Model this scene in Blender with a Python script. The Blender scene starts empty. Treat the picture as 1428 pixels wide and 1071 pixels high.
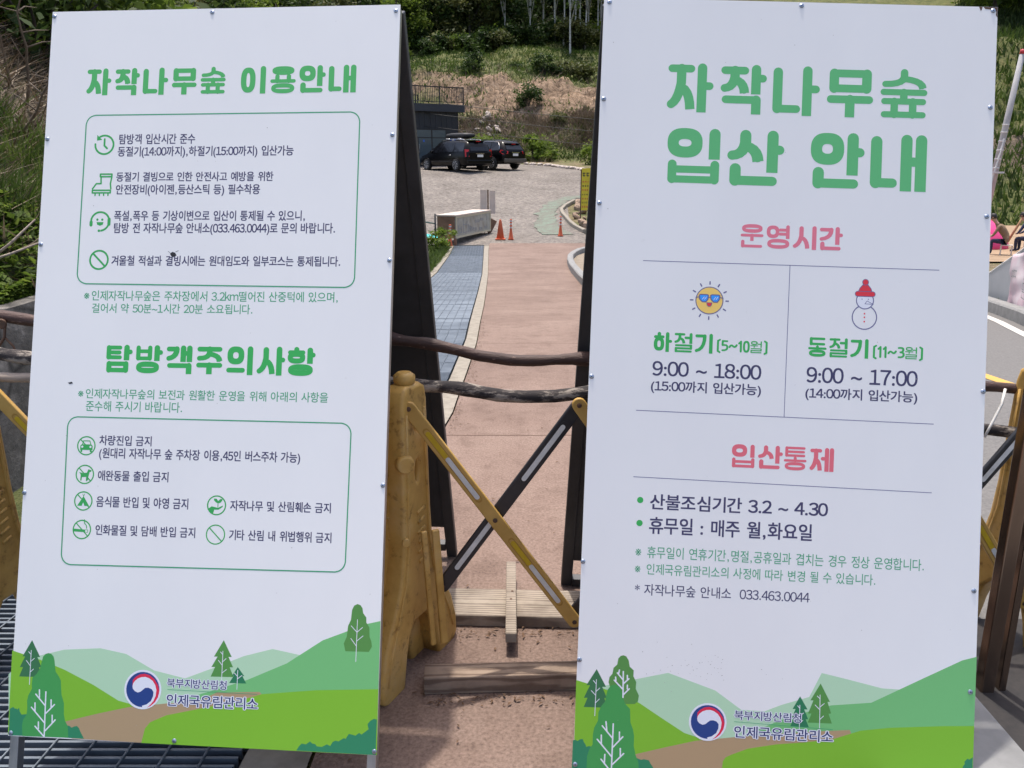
import bpy, math, random
import numpy as np
from mathutils import Vector, Matrix, noise
rnd = random.Random(7)
C = bpy.context.scene.collection
# ------------------------------------------------------------------ camera, sky, sun, exposure
cam_d = bpy.data.cameras.new('camera'); cam = bpy.data.objects.new('camera', cam_d); C.objects.link(cam)
cam.location = (0, 0, 1.45); cam.rotation_euler = (math.radians(75), 0, 0)
cam_d.sensor_width = 36; cam_d.lens = 36*1150/1428; cam_d.clip_start = .05; cam_d.clip_end = 2000
bpy.context.scene.camera = cam
SUN = Vector((-.06, .20, .95)).normalized()
w = bpy.data.worlds.new('World'); bpy.context.scene.world = w; w.use_nodes = True
nt = w.node_tree; sky = nt.nodes.new('ShaderNodeTexSky'); sky.sky_type = 'NISHITA'; sky.sun_disc = False
sky.sun_elevation = math.asin(SUN.z); sky.sun_rotation = math.atan2(SUN.x, SUN.y)
sky.dust_density = 4.0; sky.ozone_density = 0.0; sky.air_density = .8
nt.nodes['Background'].inputs[1].default_value = .15
nt.links.new(sky.outputs[0], nt.nodes['Background'].inputs[0])
sl = bpy.data.lights.new('sun', 'SUN'); sl.energy = 2.0; sl.angle = math.radians(1.0); sl.color = (1, .95, .87)
so = bpy.data.objects.new('sun', sl); C.objects.link(so)
so.rotation_euler = (-SUN).to_track_quat('-Z', 'Y').to_euler()
vs = bpy.context.scene.view_settings
vs.view_transform = 'Standard'; vs.look = 'None'; vs.gamma = 1; vs.use_curve_mapping = False; vs.exposure = 0.95
bpy.context.scene.cycles.max_bounces = 8
bpy.context.scene.cycles.transparent_max_bounces = 12

# ------------------------------------------------------------------ helpers
def lin(r, g, b, k=1.0):
    f = lambda c: (c/255/12.92 if c/255 <= .04045 else ((c/255+.055)/1.055)**2.4)*k
    return (f(r), f(g), f(b))
def nodes(name):
    m = bpy.data.materials.new(name); m.use_nodes = True
    n = m.node_tree.nodes; return m, n, m.node_tree.links, n['Principled BSDF']
def rgba(c): return (c[0], c[1], c[2], 1)
def ramp(n, l, src, stops):
    r = n.new('ShaderNodeValToRGB'); e = r.color_ramp.elements
    while len(e) < len(stops): e.new(.5)
    for k, (p, c) in enumerate(stops): e[k].position = p; e[k].color = rgba(c)
    l.new(src, r.inputs[0]); return r.outputs[0]
def coords(n, l, scale=(1, 1, 1), kind='Object'):
    t = n.new('ShaderNodeTexCoord'); mp = n.new('ShaderNodeMapping'); mp.inputs['Scale'].default_value = scale
    l.new(t.outputs[kind], mp.inputs[0]); return mp.outputs[0]
def ntex(n, l, vec, scale, detail=6, rough=.6):
    t = n.new('ShaderNodeTexNoise'); t.inputs['Scale'].default_value = scale; t.inputs['Detail'].default_value = detail
    t.inputs['Roughness'].default_value = rough
    l.new(vec, t.inputs['Vector']); return t.outputs['Fac']
def bump(n, l, b, src, strength, dist=.01):
    u = n.new('ShaderNodeBump'); u.inputs['Strength'].default_value = strength; u.inputs['Distance'].default_value = dist
    l.new(src, u.inputs['Height']); l.new(u.outputs[0], b.inputs['Normal'])
def M(name, c, rough=.6, metal=0, var=.0, scale=8, stretch=(1, 1, 1), bmp=0, bd=.01, c2=None, coat=0, spec=None):
    """Principled material whose colour drifts with noise between c and c2"""
    m, n, l, b = nodes(name)
    b.inputs['Roughness'].default_value = rough; b.inputs['Metallic'].default_value = metal
    if coat: b.inputs['Coat Weight'].default_value = coat
    if spec is not None: b.inputs['Specular IOR Level'].default_value = spec
    if var or c2 or bmp:
        v = coords(n, l, stretch); f = ntex(n, l, v, scale)
        lo = c2 if c2 else tuple(x*(1-var) for x in c); hi = c if c2 else tuple(min(1, x*(1+var)) for x in c)
        l.new(ramp(n, l, f, [(.32, lo), (.68, hi)]), b.inputs['Base Color'])
        if bmp: bump(n, l, b, f, bmp, bd)
    else: b.inputs['Base Color'].default_value = rgba(c)
    return m
class MB:
    def __init__(s): s.v = []; s.f = []; s.m = []; s.sm = []
    def add(s, vs, fs, mi=0, smooth=False):
        o = len(s.v); s.v += [tuple(v) for v in vs]
        for f in fs: s.f.append(tuple(o+i for i in f)); s.m.append(mi); s.sm.append(smooth)
        return s
    def box(s, c, d, mat=None, mi=0):
        x, y, z = d[0]/2, d[1]/2, d[2]/2
        vs = [Vector(p) for p in ((-x,-y,-z),(x,-y,-z),(x,y,-z),(-x,y,-z),(-x,-y,z),(x,-y,z),(x,y,z),(-x,y,z))]
        if mat is not None: vs = [mat @ v for v in vs]
        vs = [v+Vector(c) for v in vs]
        return s.add(vs, [(0,3,2,1),(4,5,6,7),(0,1,5,4),(1,2,6,5),(2,3,7,6),(3,0,4,7)], mi)
    def hexa(s, p, mi=0): return s.add(p, [(0,3,2,1),(4,5,6,7),(0,1,5,4),(1,2,6,5),(2,3,7,6),(3,0,4,7)], mi)
    def tube(s, pts, r, n=8, mi=0, cap=True, smooth=True):
        pts = [Vector(p) for p in pts]; rs = r if hasattr(r, '__len__') else [r]*len(pts)
        vs = []; up = None
        for i, p in enumerate(pts):
            t = (pts[min(i+1, len(pts)-1)]-pts[max(i-1, 0)]).normalized()
            a = t.cross(Vector((0, 0, 1)) if abs(t.z) < .95 else Vector((1, 0, 0))).normalized() if up is None else (up-t*up.dot(t)).normalized()
            up = a; b = t.cross(a)
            for k in range(n):
                q = 2*math.pi*k/n; vs.append(p+(a*math.cos(q)+b*math.sin(q))*rs[i])
        fs = [(i*n+k, i*n+(k+1) % n, (i+1)*n+(k+1) % n, (i+1)*n+k) for i in range(len(pts)-1) for k in range(n)]
        s.add(vs, fs, mi, smooth)
        if cap:
            o = len(s.v)-len(vs)
            s.f += [tuple(o+k for k in range(n))[::-1], tuple(o+(len(pts)-1)*n+k for k in range(n))]; s.m += [mi, mi]; s.sm += [False, False]
        return s
    def lathe(s, prof, c=(0,0,0), n=16, axis=None, mi=0, smooth=True):
        R = axis.to_track_quat('Z', 'Y').to_matrix() if axis is not None else Matrix.Identity(3)
        vs = []
        for r, z in prof:
            for k in range(n):
                q = 2*math.pi*k/n; vs.append(R @ Vector((r*math.cos(q), r*math.sin(q), z))+Vector(c))
        fs = [(i*n+k, i*n+(k+1) % n, (i+1)*n+(k+1) % n, (i+1)*n+k) for i in range(len(prof)-1) for k in range(n)]
        s.add(vs, fs, mi, smooth); o = len(s.v)-len(vs)
        if prof[0][0] > 1e-5: s.f.append(tuple(o+k for k in range(n))[::-1]); s.m.append(mi); s.sm.append(False)
        if prof[-1][0] > 1e-5: s.f.append(tuple(o+(len(prof)-1)*n+k for k in range(n))); s.m.append(mi); s.sm.append(False)
        return s
    def prism(s, pts, d, mi=0):
        n = len(pts); a = [Vector(p) for p in pts]; b = [p+Vector(d) for p in a]
        return s.add(a+b, [tuple(range(n))[::-1], tuple(range(n, 2*n))]+[(i, (i+1) % n, n+(i+1) % n, n+i) for i in range(n)], mi)
    def build(s, name, mat, parent=None, loc=None, bevel=0, label=None, seg=2):
        me = bpy.data.meshes.new(name); off = Vector(loc) if loc is not None else Vector((0, 0, 0))
        me.from_pydata([Vector(v)-off for v in s.v], [], s.f)
        for mm in (mat if isinstance(mat, (list, tuple)) else [mat]): me.materials.append(mm)
        me.polygons.foreach_set('material_index', s.m); me.polygons.foreach_set('use_smooth', s.sm); me.update()
        o = bpy.data.objects.new(name, me); C.objects.link(o)
        if parent is not None: o.parent = parent
        elif loc is not None: o.location = off
        if bevel:
            md = o.modifiers.new('bevel', 'BEVEL'); md.width = bevel; md.segments = seg; md.limit_method = 'ANGLE'
            md.harden_normals = False
        if label: o['label'] = label
        return o
def tag(o, label, cat, group=None, kind=None):
    o['label'] = label; o['category'] = cat
    if group: o['group'] = group
    if kind: o['kind'] = kind
    return o
def struct(o): o['kind'] = 'structure'; return o
def thing(name, loc, label, cat, group=None, rz=0):
    o = bpy.data.objects.new(name, None); C.objects.link(o); o.location = loc; o.rotation_euler = (0, 0, rz)
    o.empty_display_size = .1
    return tag(o, label, cat, group)
def copy_tree(o, parent=None):
    c = o.copy(); C.objects.link(c); c.parent = parent
    for ch in list(o.children): copy_tree(ch, c)
    return c
def curve_mesh(splines, name, mat, parent=None, extrude=.01, bevel=.002, cyclic=True, Mx=None, label=None):
    """2D outlines (with holes) -> bevelled plate"""
    cu = bpy.data.curves.new(name, 'CURVE'); cu.dimensions = '2D'; cu.fill_mode = 'BOTH'; cu.extrude = extrude; cu.bevel_depth = bevel; cu.bevel_resolution = 2
    for sp in splines:
        q = cu.splines.new('POLY'); q.points.add(len(sp)-1); q.use_cyclic_u = True
        for i, p in enumerate(sp): q.points[i].co = (p[0], p[1], 0, 1)
    t = bpy.data.objects.new(name, cu); C.objects.link(t); bpy.context.view_layer.update()
    me = bpy.data.meshes.new_from_object(t); bpy.data.objects.remove(t); bpy.data.curves.remove(cu)
    me.name = name
    if Mx is not None: me.transform(Mx)
    me.materials.clear(); me.materials.append(mat)
    o = bpy.data.objects.new(name, me); C.objects.link(o)
    if parent is not None: o.parent = parent
    if label: o['label'] = label
    return o
def arc(cx, cy, r, a0, a1, n=10): return [(cx+r*math.cos(math.radians(a0+(a1-a0)*i/n)), cy+r*math.sin(math.radians(a0+(a1-a0)*i/n))) for i in range(n+1)]
def stadium(L, r, n=8): return arc(L/2, 0, r, -90, 90, n)+arc(-L/2, 0, r, 90, 270, n)
def raw_mesh(name, v, f4, mat, parent=None, kind=None, smooth=False, mi=None):
    """big numpy meshes: v (n,3), f4 (m,4)"""
    me = bpy.data.meshes.new(name); k = f4.shape[1]
    me.vertices.add(len(v)); me.vertices.foreach_set('co', np.asarray(v, np.float32).ravel())
    me.loops.add(f4.size); me.loops.foreach_set('vertex_index', f4.astype(np.int32).ravel())
    me.polygons.add(len(f4)); me.polygons.foreach_set('loop_start', (np.arange(len(f4))*k).astype(np.int32))
    for mm in (mat if isinstance(mat, (list, tuple)) else [mat]): me.materials.append(mm)
    if mi is not None: me.polygons.foreach_set('material_index', np.asarray(mi, np.int32))
    if smooth: me.polygons.foreach_set('use_smooth', np.ones(len(f4), bool))
    me.update(calc_edges=True); me.validate()
    o = bpy.data.objects.new(name, me); C.objects.link(o)
    if parent is not None: o.parent = parent
    if kind: o['kind'] = kind
    return o

# ------------------------------------------------------------------ terrain
KY = [-12,0,5,9,14,20,26,30,36,45,52,62,66]
KZ = [0,0,0,-.25,-.68,-1.12,-1.36,-1.42,-1.15,-.1,.9,1.4,1.6]
HD = [0, 3, 9, 15, 34, 44, 94, 234, 600]
HH = [0, 1.0, 4.6, 7.6, 12.4, 15, 32, 82, 150]
def zp(y): return float(np.interp(y, KY, KZ))
def toe(x): return 66-max(0, min(30, (x-10)*2.6))+max(0, min(12, (-12-x)*.8))
def bankh(x, y):
    if x > -2.45 or y > 17: return 0
    e = -2.45-x; h = .72+.85*min(e, 3)+.45*max(0, min(e-3, 6))
    t = max(0, min(1, (17-y)/5)); t = t*t*(3-2*t)
    s = max(0, min(1, (y-1.0)/1.5))
    return h*t*s
def gz(x, y):
    z = zp(y); d = y-toe(x)
    if d > 0:
        k = min(1, d/4)
        p = Vector((x*.11, y*.11, 3.1))
        z += float(np.interp(d, HD, HH))+k*1.1*noise.fractal(p, 1.0, 2.0, 4)+k*.35*noise.fractal(p*5, 1.0, 2.0, 3)
        z += math.exp(-((d-9.5)/4)**2)*k*(1.0*abs(noise.noise(Vector((x*.45+y*.2, y*.6, 2))))+.6*noise.fractal(Vector((x*.8, y*1.1, 4)), 1, 2, 4))
        z += .8*math.exp(-((d-12)/3.0)**2)*k*(1+noise.noise(Vector((x*.3, 0, 7))))     # crest of the rock cut
    b = bankh(x, y)
    if b > 0: z += b+.12*noise.fractal(Vector((x*1.3, y*1.3, 0)), 1, 2, 4)
    return z
# ------------------------------------------------------------------ setting: ground, path, kerbs, lot, road
def ground_material():
    m, n, l, b = nodes('hillside soil and grass'); b.inputs['Roughness'].default_value = .95
    g = n.new('ShaderNodeNewGeometry'); mp = n.new('ShaderNodeMapping'); l.new(g.outputs['Position'], mp.inputs[0])
    v = mp.outputs[0]
    f1 = ntex(n, l, v, .35, 8, .62); f2 = ntex(n, l, v, 2.2, 8, .7)
    green = ramp(n, l, f2, [(.3, (.05, .062, .018)), (.5, (.10, .115, .03)), (.7, (.17, .145, .06))])
    rock = ramp(n, l, f2, [(.30, (.045, .028, .02)), (.42, (.16, .105, .065)), (.55, (.27, .185, .12)), (.72, (.36, .275, .20))])
    dry = ramp(n, l, f2, [(.3, (.07, .055, .035)), (.55, (.15, .115, .08)), (.75, (.24, .19, .135))])
    at = n.new('ShaderNodeAttribute'); at.attribute_name = 'cover'; sp = n.new('ShaderNodeSeparateColor'); l.new(at.outputs['Color'], sp.inputs[0])
    def mask(ch, amp, lo, hi):
        a = n.new('ShaderNodeMath'); a.operation = 'MULTIPLY_ADD'; l.new(f1, a.inputs[0]); a.inputs[1].default_value = amp
        l.new(sp.outputs[ch], a.inputs[2]); r = n.new('ShaderNodeMapRange'); r.inputs['From Min'].default_value = lo; r.inputs['From Max'].default_value = hi
        l.new(a.outputs[0], r.inputs['Value']); return r.outputs[0]
    m1 = n.new('ShaderNodeMix'); m1.data_type = 'RGBA'; l.new(mask(1, 1.6, 1.15, 1.45), m1.inputs[0]); l.new(green, m1.inputs[6]); l.new(dry, m1.inputs[7])
    m2 = n.new('ShaderNodeMix'); m2.data_type = 'RGBA'; l.new(mask(0, 1.0, .85, 1.1), m2.inputs[0]); l.new(m1.outputs[2], m2.inputs[6]); l.new(rock, m2.inputs[7])
    l.new(m2.outputs[2], b.inputs['Base Color']); bump(n, l, b, f2, .9, .25)
    return m
xs = sorted(set([-160,-130,-105,-85,-70,-58,-48,-40,-34]+[x*1.0 for x in range(-30, 31)]+[x*.5 for x in range(-28, 32)]+[-2.45,-2.4,-2.7]+[34,40,48,58,70,85,105,130,160,200]))
ys = sorted(set([-12,-8,-4,-2]+[y*.25 for y in range(0, 64)]+[y*.5 for y in range(32, 132)]+[66+.4*k for k in range(0, 50)]+[86+1.0*k for k in range(0, 20)]+[106+3*k for k in range(0, 30)]+[196+10*k for k in range(0, 12)]))
V = []; cov = []
for y in ys:
    for x in xs:
        V.append((x, y, gz(x, y)-.04))
        d = y-toe(x)
        q = noise.noise(Vector((x*.09, y*.05, 2)))
        rock = max(0, 1-abs(d-9.0-q*2)/6.0)*min(1, max(0, (x+9)/5))*(1 if x < 16 else max(0, 1-(x-16)/6)) if d > 0 else 0
        rock = max(rock, .75*max(0, 1-abs(d-10)/3.0)*(1 if -14 < x < 0 else 0))
        dry = max(0, 1-abs(d-5.5)/3.5) if d > 0 else 0
        if d > 40: dry = .35
        if x < -2.4 and y < 17: rock, dry = 0, .45
        if d <= 0 and x > -2.4: rock, dry = .45, .3
        cov.append((rock, dry, 0, 1))
nx = len(xs); F4 = [(j*nx+i, j*nx+i+1, (j+1)*nx+i+1, (j+1)*nx+i) for j in range(len(ys)-1) for i in range(nx-1)]
ground = raw_mesh('ground', np.array(V), np.array(F4), ground_material(), kind='structure', smooth=True)
ca = ground.data.color_attributes.new('cover', 'FLOAT_COLOR', 'POINT'); ca.data.foreach_set('color', np.array(cov, np.float32).ravel())

def strip(name, y0, y1, xl, xr, mat, dz=0.0, step=.25, nx=1, uneven=0):
    """sheet between two edge curves, following the ground profile"""
    yy = [y0]+[k*step for k in range(math.ceil(y0/step+1e-6), math.ceil(y1/step-1e-6))]+[y1]
    v = []; f = []
    for y in yy:
        a, b = xl(y), xr(y)
        for k in range(nx+1): v.append((a+(b-a)*k/nx, y, zp(y)+dz))
    for j in range(len(yy)-1):
        for k in range(nx): f.append((j*(nx+1)+k, j*(nx+1)+k+1, (j+1)*(nx+1)+k+1, (j+1)*(nx+1)+k))
    return raw_mesh(name, np.array(v), np.array(f), mat)
def ip(*p):
    X = [a for a, _ in p]; Y = [b for _, b in p]
    return lambda t: float(np.interp(t, X, Y))
kR = ip((-6,-.62),(1.8,-.50),(3.2,-.44),(4.4,-.385),(4.8,-.345),(6.1,-.33),(7.4,-.32),(11.2,-.38),(19.1,-.55),(27.8,-.78),(30,-.82))
gR = ip((-6,-.9),(1.8,-.68),(3.4,-.56),(5,-.465),(5.8,-.45),(7.7,-.44),(11.2,-.52),(19.2,-.70),(28.6,-.97),(30,-1.0))
gL = ip((-6,-2.15),(1.8,-1.9),(5,-1.65),(8,-1.6),(11,-1.63),(17.4,-1.76),(29.2,-2.06),(30,-2.1))
kL = ip((-6,-2.32),(1.8,-2.06),(5,-1.8),(8,-1.75),(11,-1.78),(17.4,-1.93),(29.2,-2.2),(30,-2.24))
pR = ip((-6,1.15),(12,1.2),(14.2,1.32),(21.2,1.46),(23.4,1.56),(26,1.85),(27.2,2.3),(28.2,2.9),(30.2,3.6),(31,3.6))
m, n, l, b = nodes('pink concrete'); b.inputs['Roughness'].default_value = .9
v = coords(n, l); sx = n.new('ShaderNodeSeparateXYZ'); l.new(v, sx.inputs[0])
f = ntex(n, l, v, .9, 9, .68); fs = ntex(n, l, v, 95, 3, .7); fm = ntex(n, l, v, 7, 6, .7)
base = ramp(n, l, f, [(.3, (.150, .099, .077)), (.5, (.198, .136, .108)), (.7, (.245, .176, .142))])
sp = ramp(n, l, fs, [(.33, (.55, .52, .5)), (.5, (1, 1, 1)), (.66, (1.35, 1.35, 1.35))])
mx = n.new('ShaderNodeMix'); mx.data_type = 'RGBA'; mx.blend_type = 'MULTIPLY'; mx.inputs[0].default_value = .75; l.new(base, mx.inputs[6]); l.new(sp, mx.inputs[7])
st = ramp(n, l, fm, [(.36, (.62, .58, .55)), (.5, (1, 1, 1))])
m0 = n.new('ShaderNodeMix'); m0.data_type = 'RGBA'; m0.blend_type = 'MULTIPLY'; m0.inputs[0].default_value = .55; l.new(mx.outputs[2], m0.inputs[6]); l.new(st, m0.inputs[7])
a = n.new('ShaderNodeMath'); a.operation = 'MULTIPLY_ADD'; l.new(ntex(n, l, v, 1.5, 3), a.inputs[0]); a.inputs[1].default_value = .05; l.new(sx.outputs[1], a.inputs[2])
a1 = n.new('ShaderNodeMath'); a1.operation = 'SUBTRACT'; l.new(a.outputs[0], a1.inputs[0]); a1.inputs[1].default_value = 4.34-3.1*4
md = n.new('ShaderNodeMath'); md.operation = 'MODULO'; l.new(a1.outputs[0], md.inputs[0]); md.inputs[1].default_value = 3.1
jt = n.new('ShaderNodeMath'); jt.operation = 'LESS_THAN'; l.new(md.outputs[0], jt.inputs[0]); jt.inputs[1].default_value = .013
m2 = n.new('ShaderNodeMix'); m2.data_type = 'RGBA'; l.new(jt.outputs[0], m2.inputs[0]); l.new(m0.outputs[2], m2.inputs[6]); m2.inputs[7].default_value = (.07, .035, .022, 1)
l.new(m2.outputs[2], b.inputs['Base Color']); bump(n, l, b, fs, .35, .004)
MAT_PATH = m
path = struct(strip('path', -6, 30.6, kR, pR, MAT_PATH, 0, nx=3))
MAT_CONC = M('pale worn concrete', (.31, .28, .23), .9, scale=14, bmp=.3, bd=.004, c2=(.205, .18, .145))
MAT_GREYC = M('grey concrete', (.27, .27, .265), .9, scale=9, bmp=.25, bd=.004, c2=(.19, .19, .187))
struct(strip('kerb', -6, 30, lambda y: gR(y)+.006, lambda y: kR(y)-.008, MAT_CONC, .004, nx=1))
struct(strip('kerb', -6, 30, kL, lambda y: gL(y)-.005, MAT_CONC, .004, nx=1))
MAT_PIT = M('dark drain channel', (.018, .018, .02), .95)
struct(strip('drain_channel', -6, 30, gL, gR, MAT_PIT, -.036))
# steel grating: bearing bars across, rods along, a flat frame bar every metre
MAT_GRATE = M('galvanised grating steel', (.20, .235, .275), .55, .35, scale=5, c2=(.12, .145, .175))
g = MB(); y = .9
while y < 30:
    x0, x1, z = gL(y)+.012, gR(y)-.012, zp(y)
    t = .0042 if y < 6 else .008
    g.hexa([(x0,y-t,z-.03),(x1,y-t,z-.03),(x1,y+t,z-.03),(x0,y+t,z-.03),(x0,y-t,z-.002),(x1,y-t,z-.002),(x1,y+t,z-.002),(x0,y+t,z-.002)])
    y += .03 if y < 12 else .04
for k in range(1, 12):
    q = k/12; Y = [.9+.5*i for i in range(59)]
    g.tube([(gL(t)+(gR(t)-gL(t))*q, t, zp(t)+.001) for t in Y], .0035, 4)
y = 1.4
while y < 30:
    z = zp(y); x0, x1 = gL(y)+.01, gR(y)-.01
    g.hexa([(x0,y-.006,z-.03),(x1,y-.006,z-.03),(x1,y+.006,z-.03),(x0,y+.006,z-.03),(x0,y-.006,z+.002),(x1,y-.006,z+.002),(x1,y+.006,z+.002),(x0,y+.006,z+.002)]); y += 1.0
tag(g.build('drain_grating', MAT_GRATE), 'long blue grey steel drain grating running beside the pink path', 'grating')
# gravel parking lot
m, n, l, b = nodes('pale gravel'); b.inputs['Roughness'].default_value = .95; v = coords(n, l)
vo = n.new('ShaderNodeTexVoronoi'); vo.inputs['Scale'].default_value = 7; l.new(v, vo.inputs['Vector'])
f = ntex(n, l, v, .5, 8, .65); f3 = ntex(n, l, v, 5.5, 5, .85)
mx = n.new('ShaderNodeMix'); mx.data_type = 'RGBA'; mx.blend_type = 'MULTIPLY'; mx.inputs[0].default_value = .75
l.new(ramp(n, l, f, [(.3, (.135, .118, .103)), (.7, (.215, .192, .170))]), mx.inputs[6]); l.new(ramp(n, l, f3, [(.36, (.42, .40, .38)), (.5, (1, 1, 1)), (.62, (1.5, 1.48, 1.45))]), mx.inputs[7]); mx.inputs[0].default_value = .95
l.new(mx.outputs[2], b.inputs['Base Color']); bump(n, l, b, f3, .9, .05)
MAT_GRAVEL = m
lotN = ip((-30,64),(-6,63.5),(.5,61.6),(2.3,59.6),(4.0,55.4),(5.3,51.6),(9,46),(13,40))
def lot_right(y): return float(np.interp(y, [30, 33, 36, 41, 43, 46, 51.6, 55.4, 59.6, 61.6, 63.5], [3.4, 2.95, 2.5, 2.7, 3.6, 9, 5.3, 4.0, 2.3, .5, -6]))
struct(strip('gravel_lot', 30.2, 63.4, lambda y: -22, lot_right, MAT_GRAVEL, -.012, nx=4))
for k in range(9):   # low edging stones along the far lot edge
    pass
# asphalt road on the right, sandy verge beside the curved kerb
MAT_ASPH = M('worn asphalt', (.17, .163, .156), .92, scale=60, bmp=.4, bd=.004, c2=(.11, .106, .102))
rR = ip((-6,1.9),(0,2.6),(8.64,5.45),(10.06,5.94),(14,7.3),(20,10),(28,14.5))
struct(strip('road', -6, 24, lambda y: pR(y)+.03, rR, MAT_ASPH, -.004, nx=3))
MAT_SAND = M('sandy ground', (.26, .215, .165), .95, scale=6, bmp=.3, bd=.02, c2=(.19, .155, .115))
struct(strip('sandy_verge', 13.5, 29, lambda y: pR(y)+.14, lambda y: pR(y)+2.2, MAT_SAND, .004, nx=2))
MAT_YEL = M('road paint yellow', (.62, .36, .06), .8, scale=40, c2=(.45, .28, .09))
struct(strip('road_marking', .5, 16, lambda y: 3.40+.016*(y-5)+max(0, y-7)*.2, lambda y: 3.50+.016*(y-5)+max(0, y-7)*.2, MAT_YEL, 0))
MAT_WHITEP = M('road paint white', (.62, .6, .55), .8, scale=30, c2=(.45, .43, .4))
struct(strip('road_marking', -3, 22, lambda y: rR(y)-.22, lambda y: rR(y)-.12, MAT_WHITEP, 0))
# raised kerbs
def kerb(name, line, wd, h, mat):
    v = []; f = []
    for i, (x, y) in enumerate(line):
        a = Vector(line[max(0, i-1)]); c = Vector(line[min(len(line)-1, i+1)]); t = (c-a).normalized(); nn = Vector((t.y, -t.x))
        z = zp(y)-.03
        for s, hh in ((0, 0), (.0, h-.02+.03), (.02, h+.03), (wd-.02, h+.03), (wd, h-.02+.03), (wd, 0)):
            v.append((x+nn.x*s, y+nn.y*s, z+hh))
    for i in range(len(line)-1):
        for k in range(5): f.append((i*6+k, i*6+k+1, (i+1)*6+k+1, (i+1)*6+k))
    mb = MB(); mb.add(v, f); mb.f += [tuple(range(6)), tuple(range(len(v)-6, len(v)))[::-1]]; mb.m += [0, 0]; mb.sm += [False, False]
    return mb.build(name, mat)
cl = [(1.22, 6), (1.22, 10), (1.28, 13), (1.36, 17), (1.46, 21.2), (1.53, 23), (1.65, 24.6), (1.85, 26), (2.1, 27), (2.4, 27.7), (2.8, 28.1), (3.6, 28.4)]
struct(kerb('kerb', cl, .17, .15, MAT_GREYC))
struct(kerb('kerb', [(rR(y), y) for y in np.arange(-4, 24, .5)], .18, .14, MAT_GREYC))
struct(kerb('kerb', [(3.2,42.2),(2.9,41.4),(2.62,40.6),(2.4,39.6),(2.4,38.6),(2.5,37.6),(2.62,36.4),(2.75,35.2),(3.0,33.6)], .16, .14, MAT_CONC))
TEXT_L = [('탐방객 입산시간 준수','dark',196.1,392.6,1453.2,1478.4),('동절기(14:00까지),하절기(15:00까지) 입산가능','dark',194.1,644.8,1422,1446.6),('동절기 결빙으로 인한 안전사고 예방을 위한','dark',194,596.4,1358,1381.2),('안전장비(아이젠,등산스틱 등) 필수착용','dark',194.7,564.1,1325.1,1349.6),('폭설,폭우 등 기상이변으로 입산이 통제될 수 있으니,','dark',194,679.8,1258.6,1283.3),('탐방 전 자작나무숲 안내소(033.463.0044)로 문의 바랍니다.','dark',195,756.1,1227.4,1252.4),('겨울철 적설과 결빙시에는 원대임도와 일부코스는 통제됩니다.','dark',193.4,772,1145.8,1170.1),('※인제자작나무숲은 주차장에서 3.2km떨어진 산중턱에 있으며,','green',127.5,769.4,1057.8,1082.4),('걸어서 약 50분~1시간 20분 소요됩니다.','green',149.8,558.4,1027,1050.3),('※인제자작나무숲의 보전과 원활한 운영을 위해 아래의 사항을','green',126.7,754.4,815.1,838.8),('준수해 주시기 바랍니다.','green',148.3,393,783.8,808.8),('차량진입 금지','dark',188.2,320.2,701.3,724.8),('(원대리 자작나무 숲 주차장 이용,45인 버스주차 가능)','dark',189.5,691.5,669.9,694.6),('애완동물 출입 금지','dark',189.4,367.1,615.5,639.5),('음식물 반입 및 야영 금지','dark',188.9,420,551.9,577),('인화물질 및 담배 반입 금지','dark',190.7,440.7,484.4,508.4),('자작나무 및 산림훼손 금지','dark',524.9,770.9,552.5,576),('기타 산림 내 위법행위 금지','dark',525.3,774.9,482.5,506.4),('북부지방산림청','logo',389.8,534.9,131.8,152.3),('인제국유림관리소','logo',390.8,612.5,88.9,116)]
TEXT_R = [('9:00 ~ 18:00','big',145.9,393.9,923.9,957.1),('(15:00까지 입산가능)','dark',144,394.7,888.2,913),('9:00 ~ 17:00','big',497.7,747.6,922.7,957.7),('(14:00까지 입산가능)','dark',496.6,748.2,886.5,911.1),('산불조심기간 3.2 ~ 4.30','dark',152.7,556.1,616.5,650.6),('휴무일 : 매주 월,화요일','dark',152.6,521.9,560.8,597.8),('※ 휴무일이 연휴기간,명절,공휴일과 겹치는 경우 정상 운영합니다.','thin',123.2,776.3,504.3,530.6),('※ 인제국유림관리소의 사정에 따라 변경 될 수 있습니다.','thin',123.1,668.8,466.4,491),('* 자작나무숲 안내소  033.463.0044','dthin',125.3,522.4,418.8,444.4),('북부지방산림청','logo',362.5,512.9,146.9,167.1),('인제국유림관리소','logo',363.6,585.9,106,132.4)]
HEAD_L = [('자작나무숲 이용안내','hgreen',20,101.5,795.6,1578.8,1649.3),('탐방객주의사항','hgreen2',20,193.6,721.4,878.1,948.2)]
HEAD_R = [('자작나무숲','hgreen3',19,153.4,749.2,1535.9,1651.4),('입산 안내','hgreen3',20,159.9,751.3,1369.1,1499.9),('운영시간','hred',18,334.8,569.2,1227.1,1281.8),('하절기','hgreen2',18,145.5,281,979.4,1025.1),('동절기','hgreen2',18,498.2,634.9,982,1026.8),('입산통제','hred2',18,334.2,565.9,719.8,774.1),('(5~10월)','hgreen2',17,290.8,406.5,984.6,1012.3),('(11~3월)','hgreen2',17,645.3,758.2,984.7,1012.6)]
ICON_L = [('clock',157.9,1451.7,25.6),('boot',157.6,1352.3,26.2),('headset',157.9,1256.4,25.4),('ban',160.6,1159.3,24.9),('car',155.2,698.6,23.8),('dog',155.5,628.8,23.8),('tent',155.5,564.5,23.7),('cigarette',155.9,495.6,23.7),('sprout',490.8,563.1,24),('ban_thin',491.4,493.5,24.3)]
ICON_R = [('sun',269.8,1101.8,31),('snow',623.3,1076.7,27.5),('dot',129.2,635.9,7.2),('dot',129.7,583,7.2)]
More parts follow.
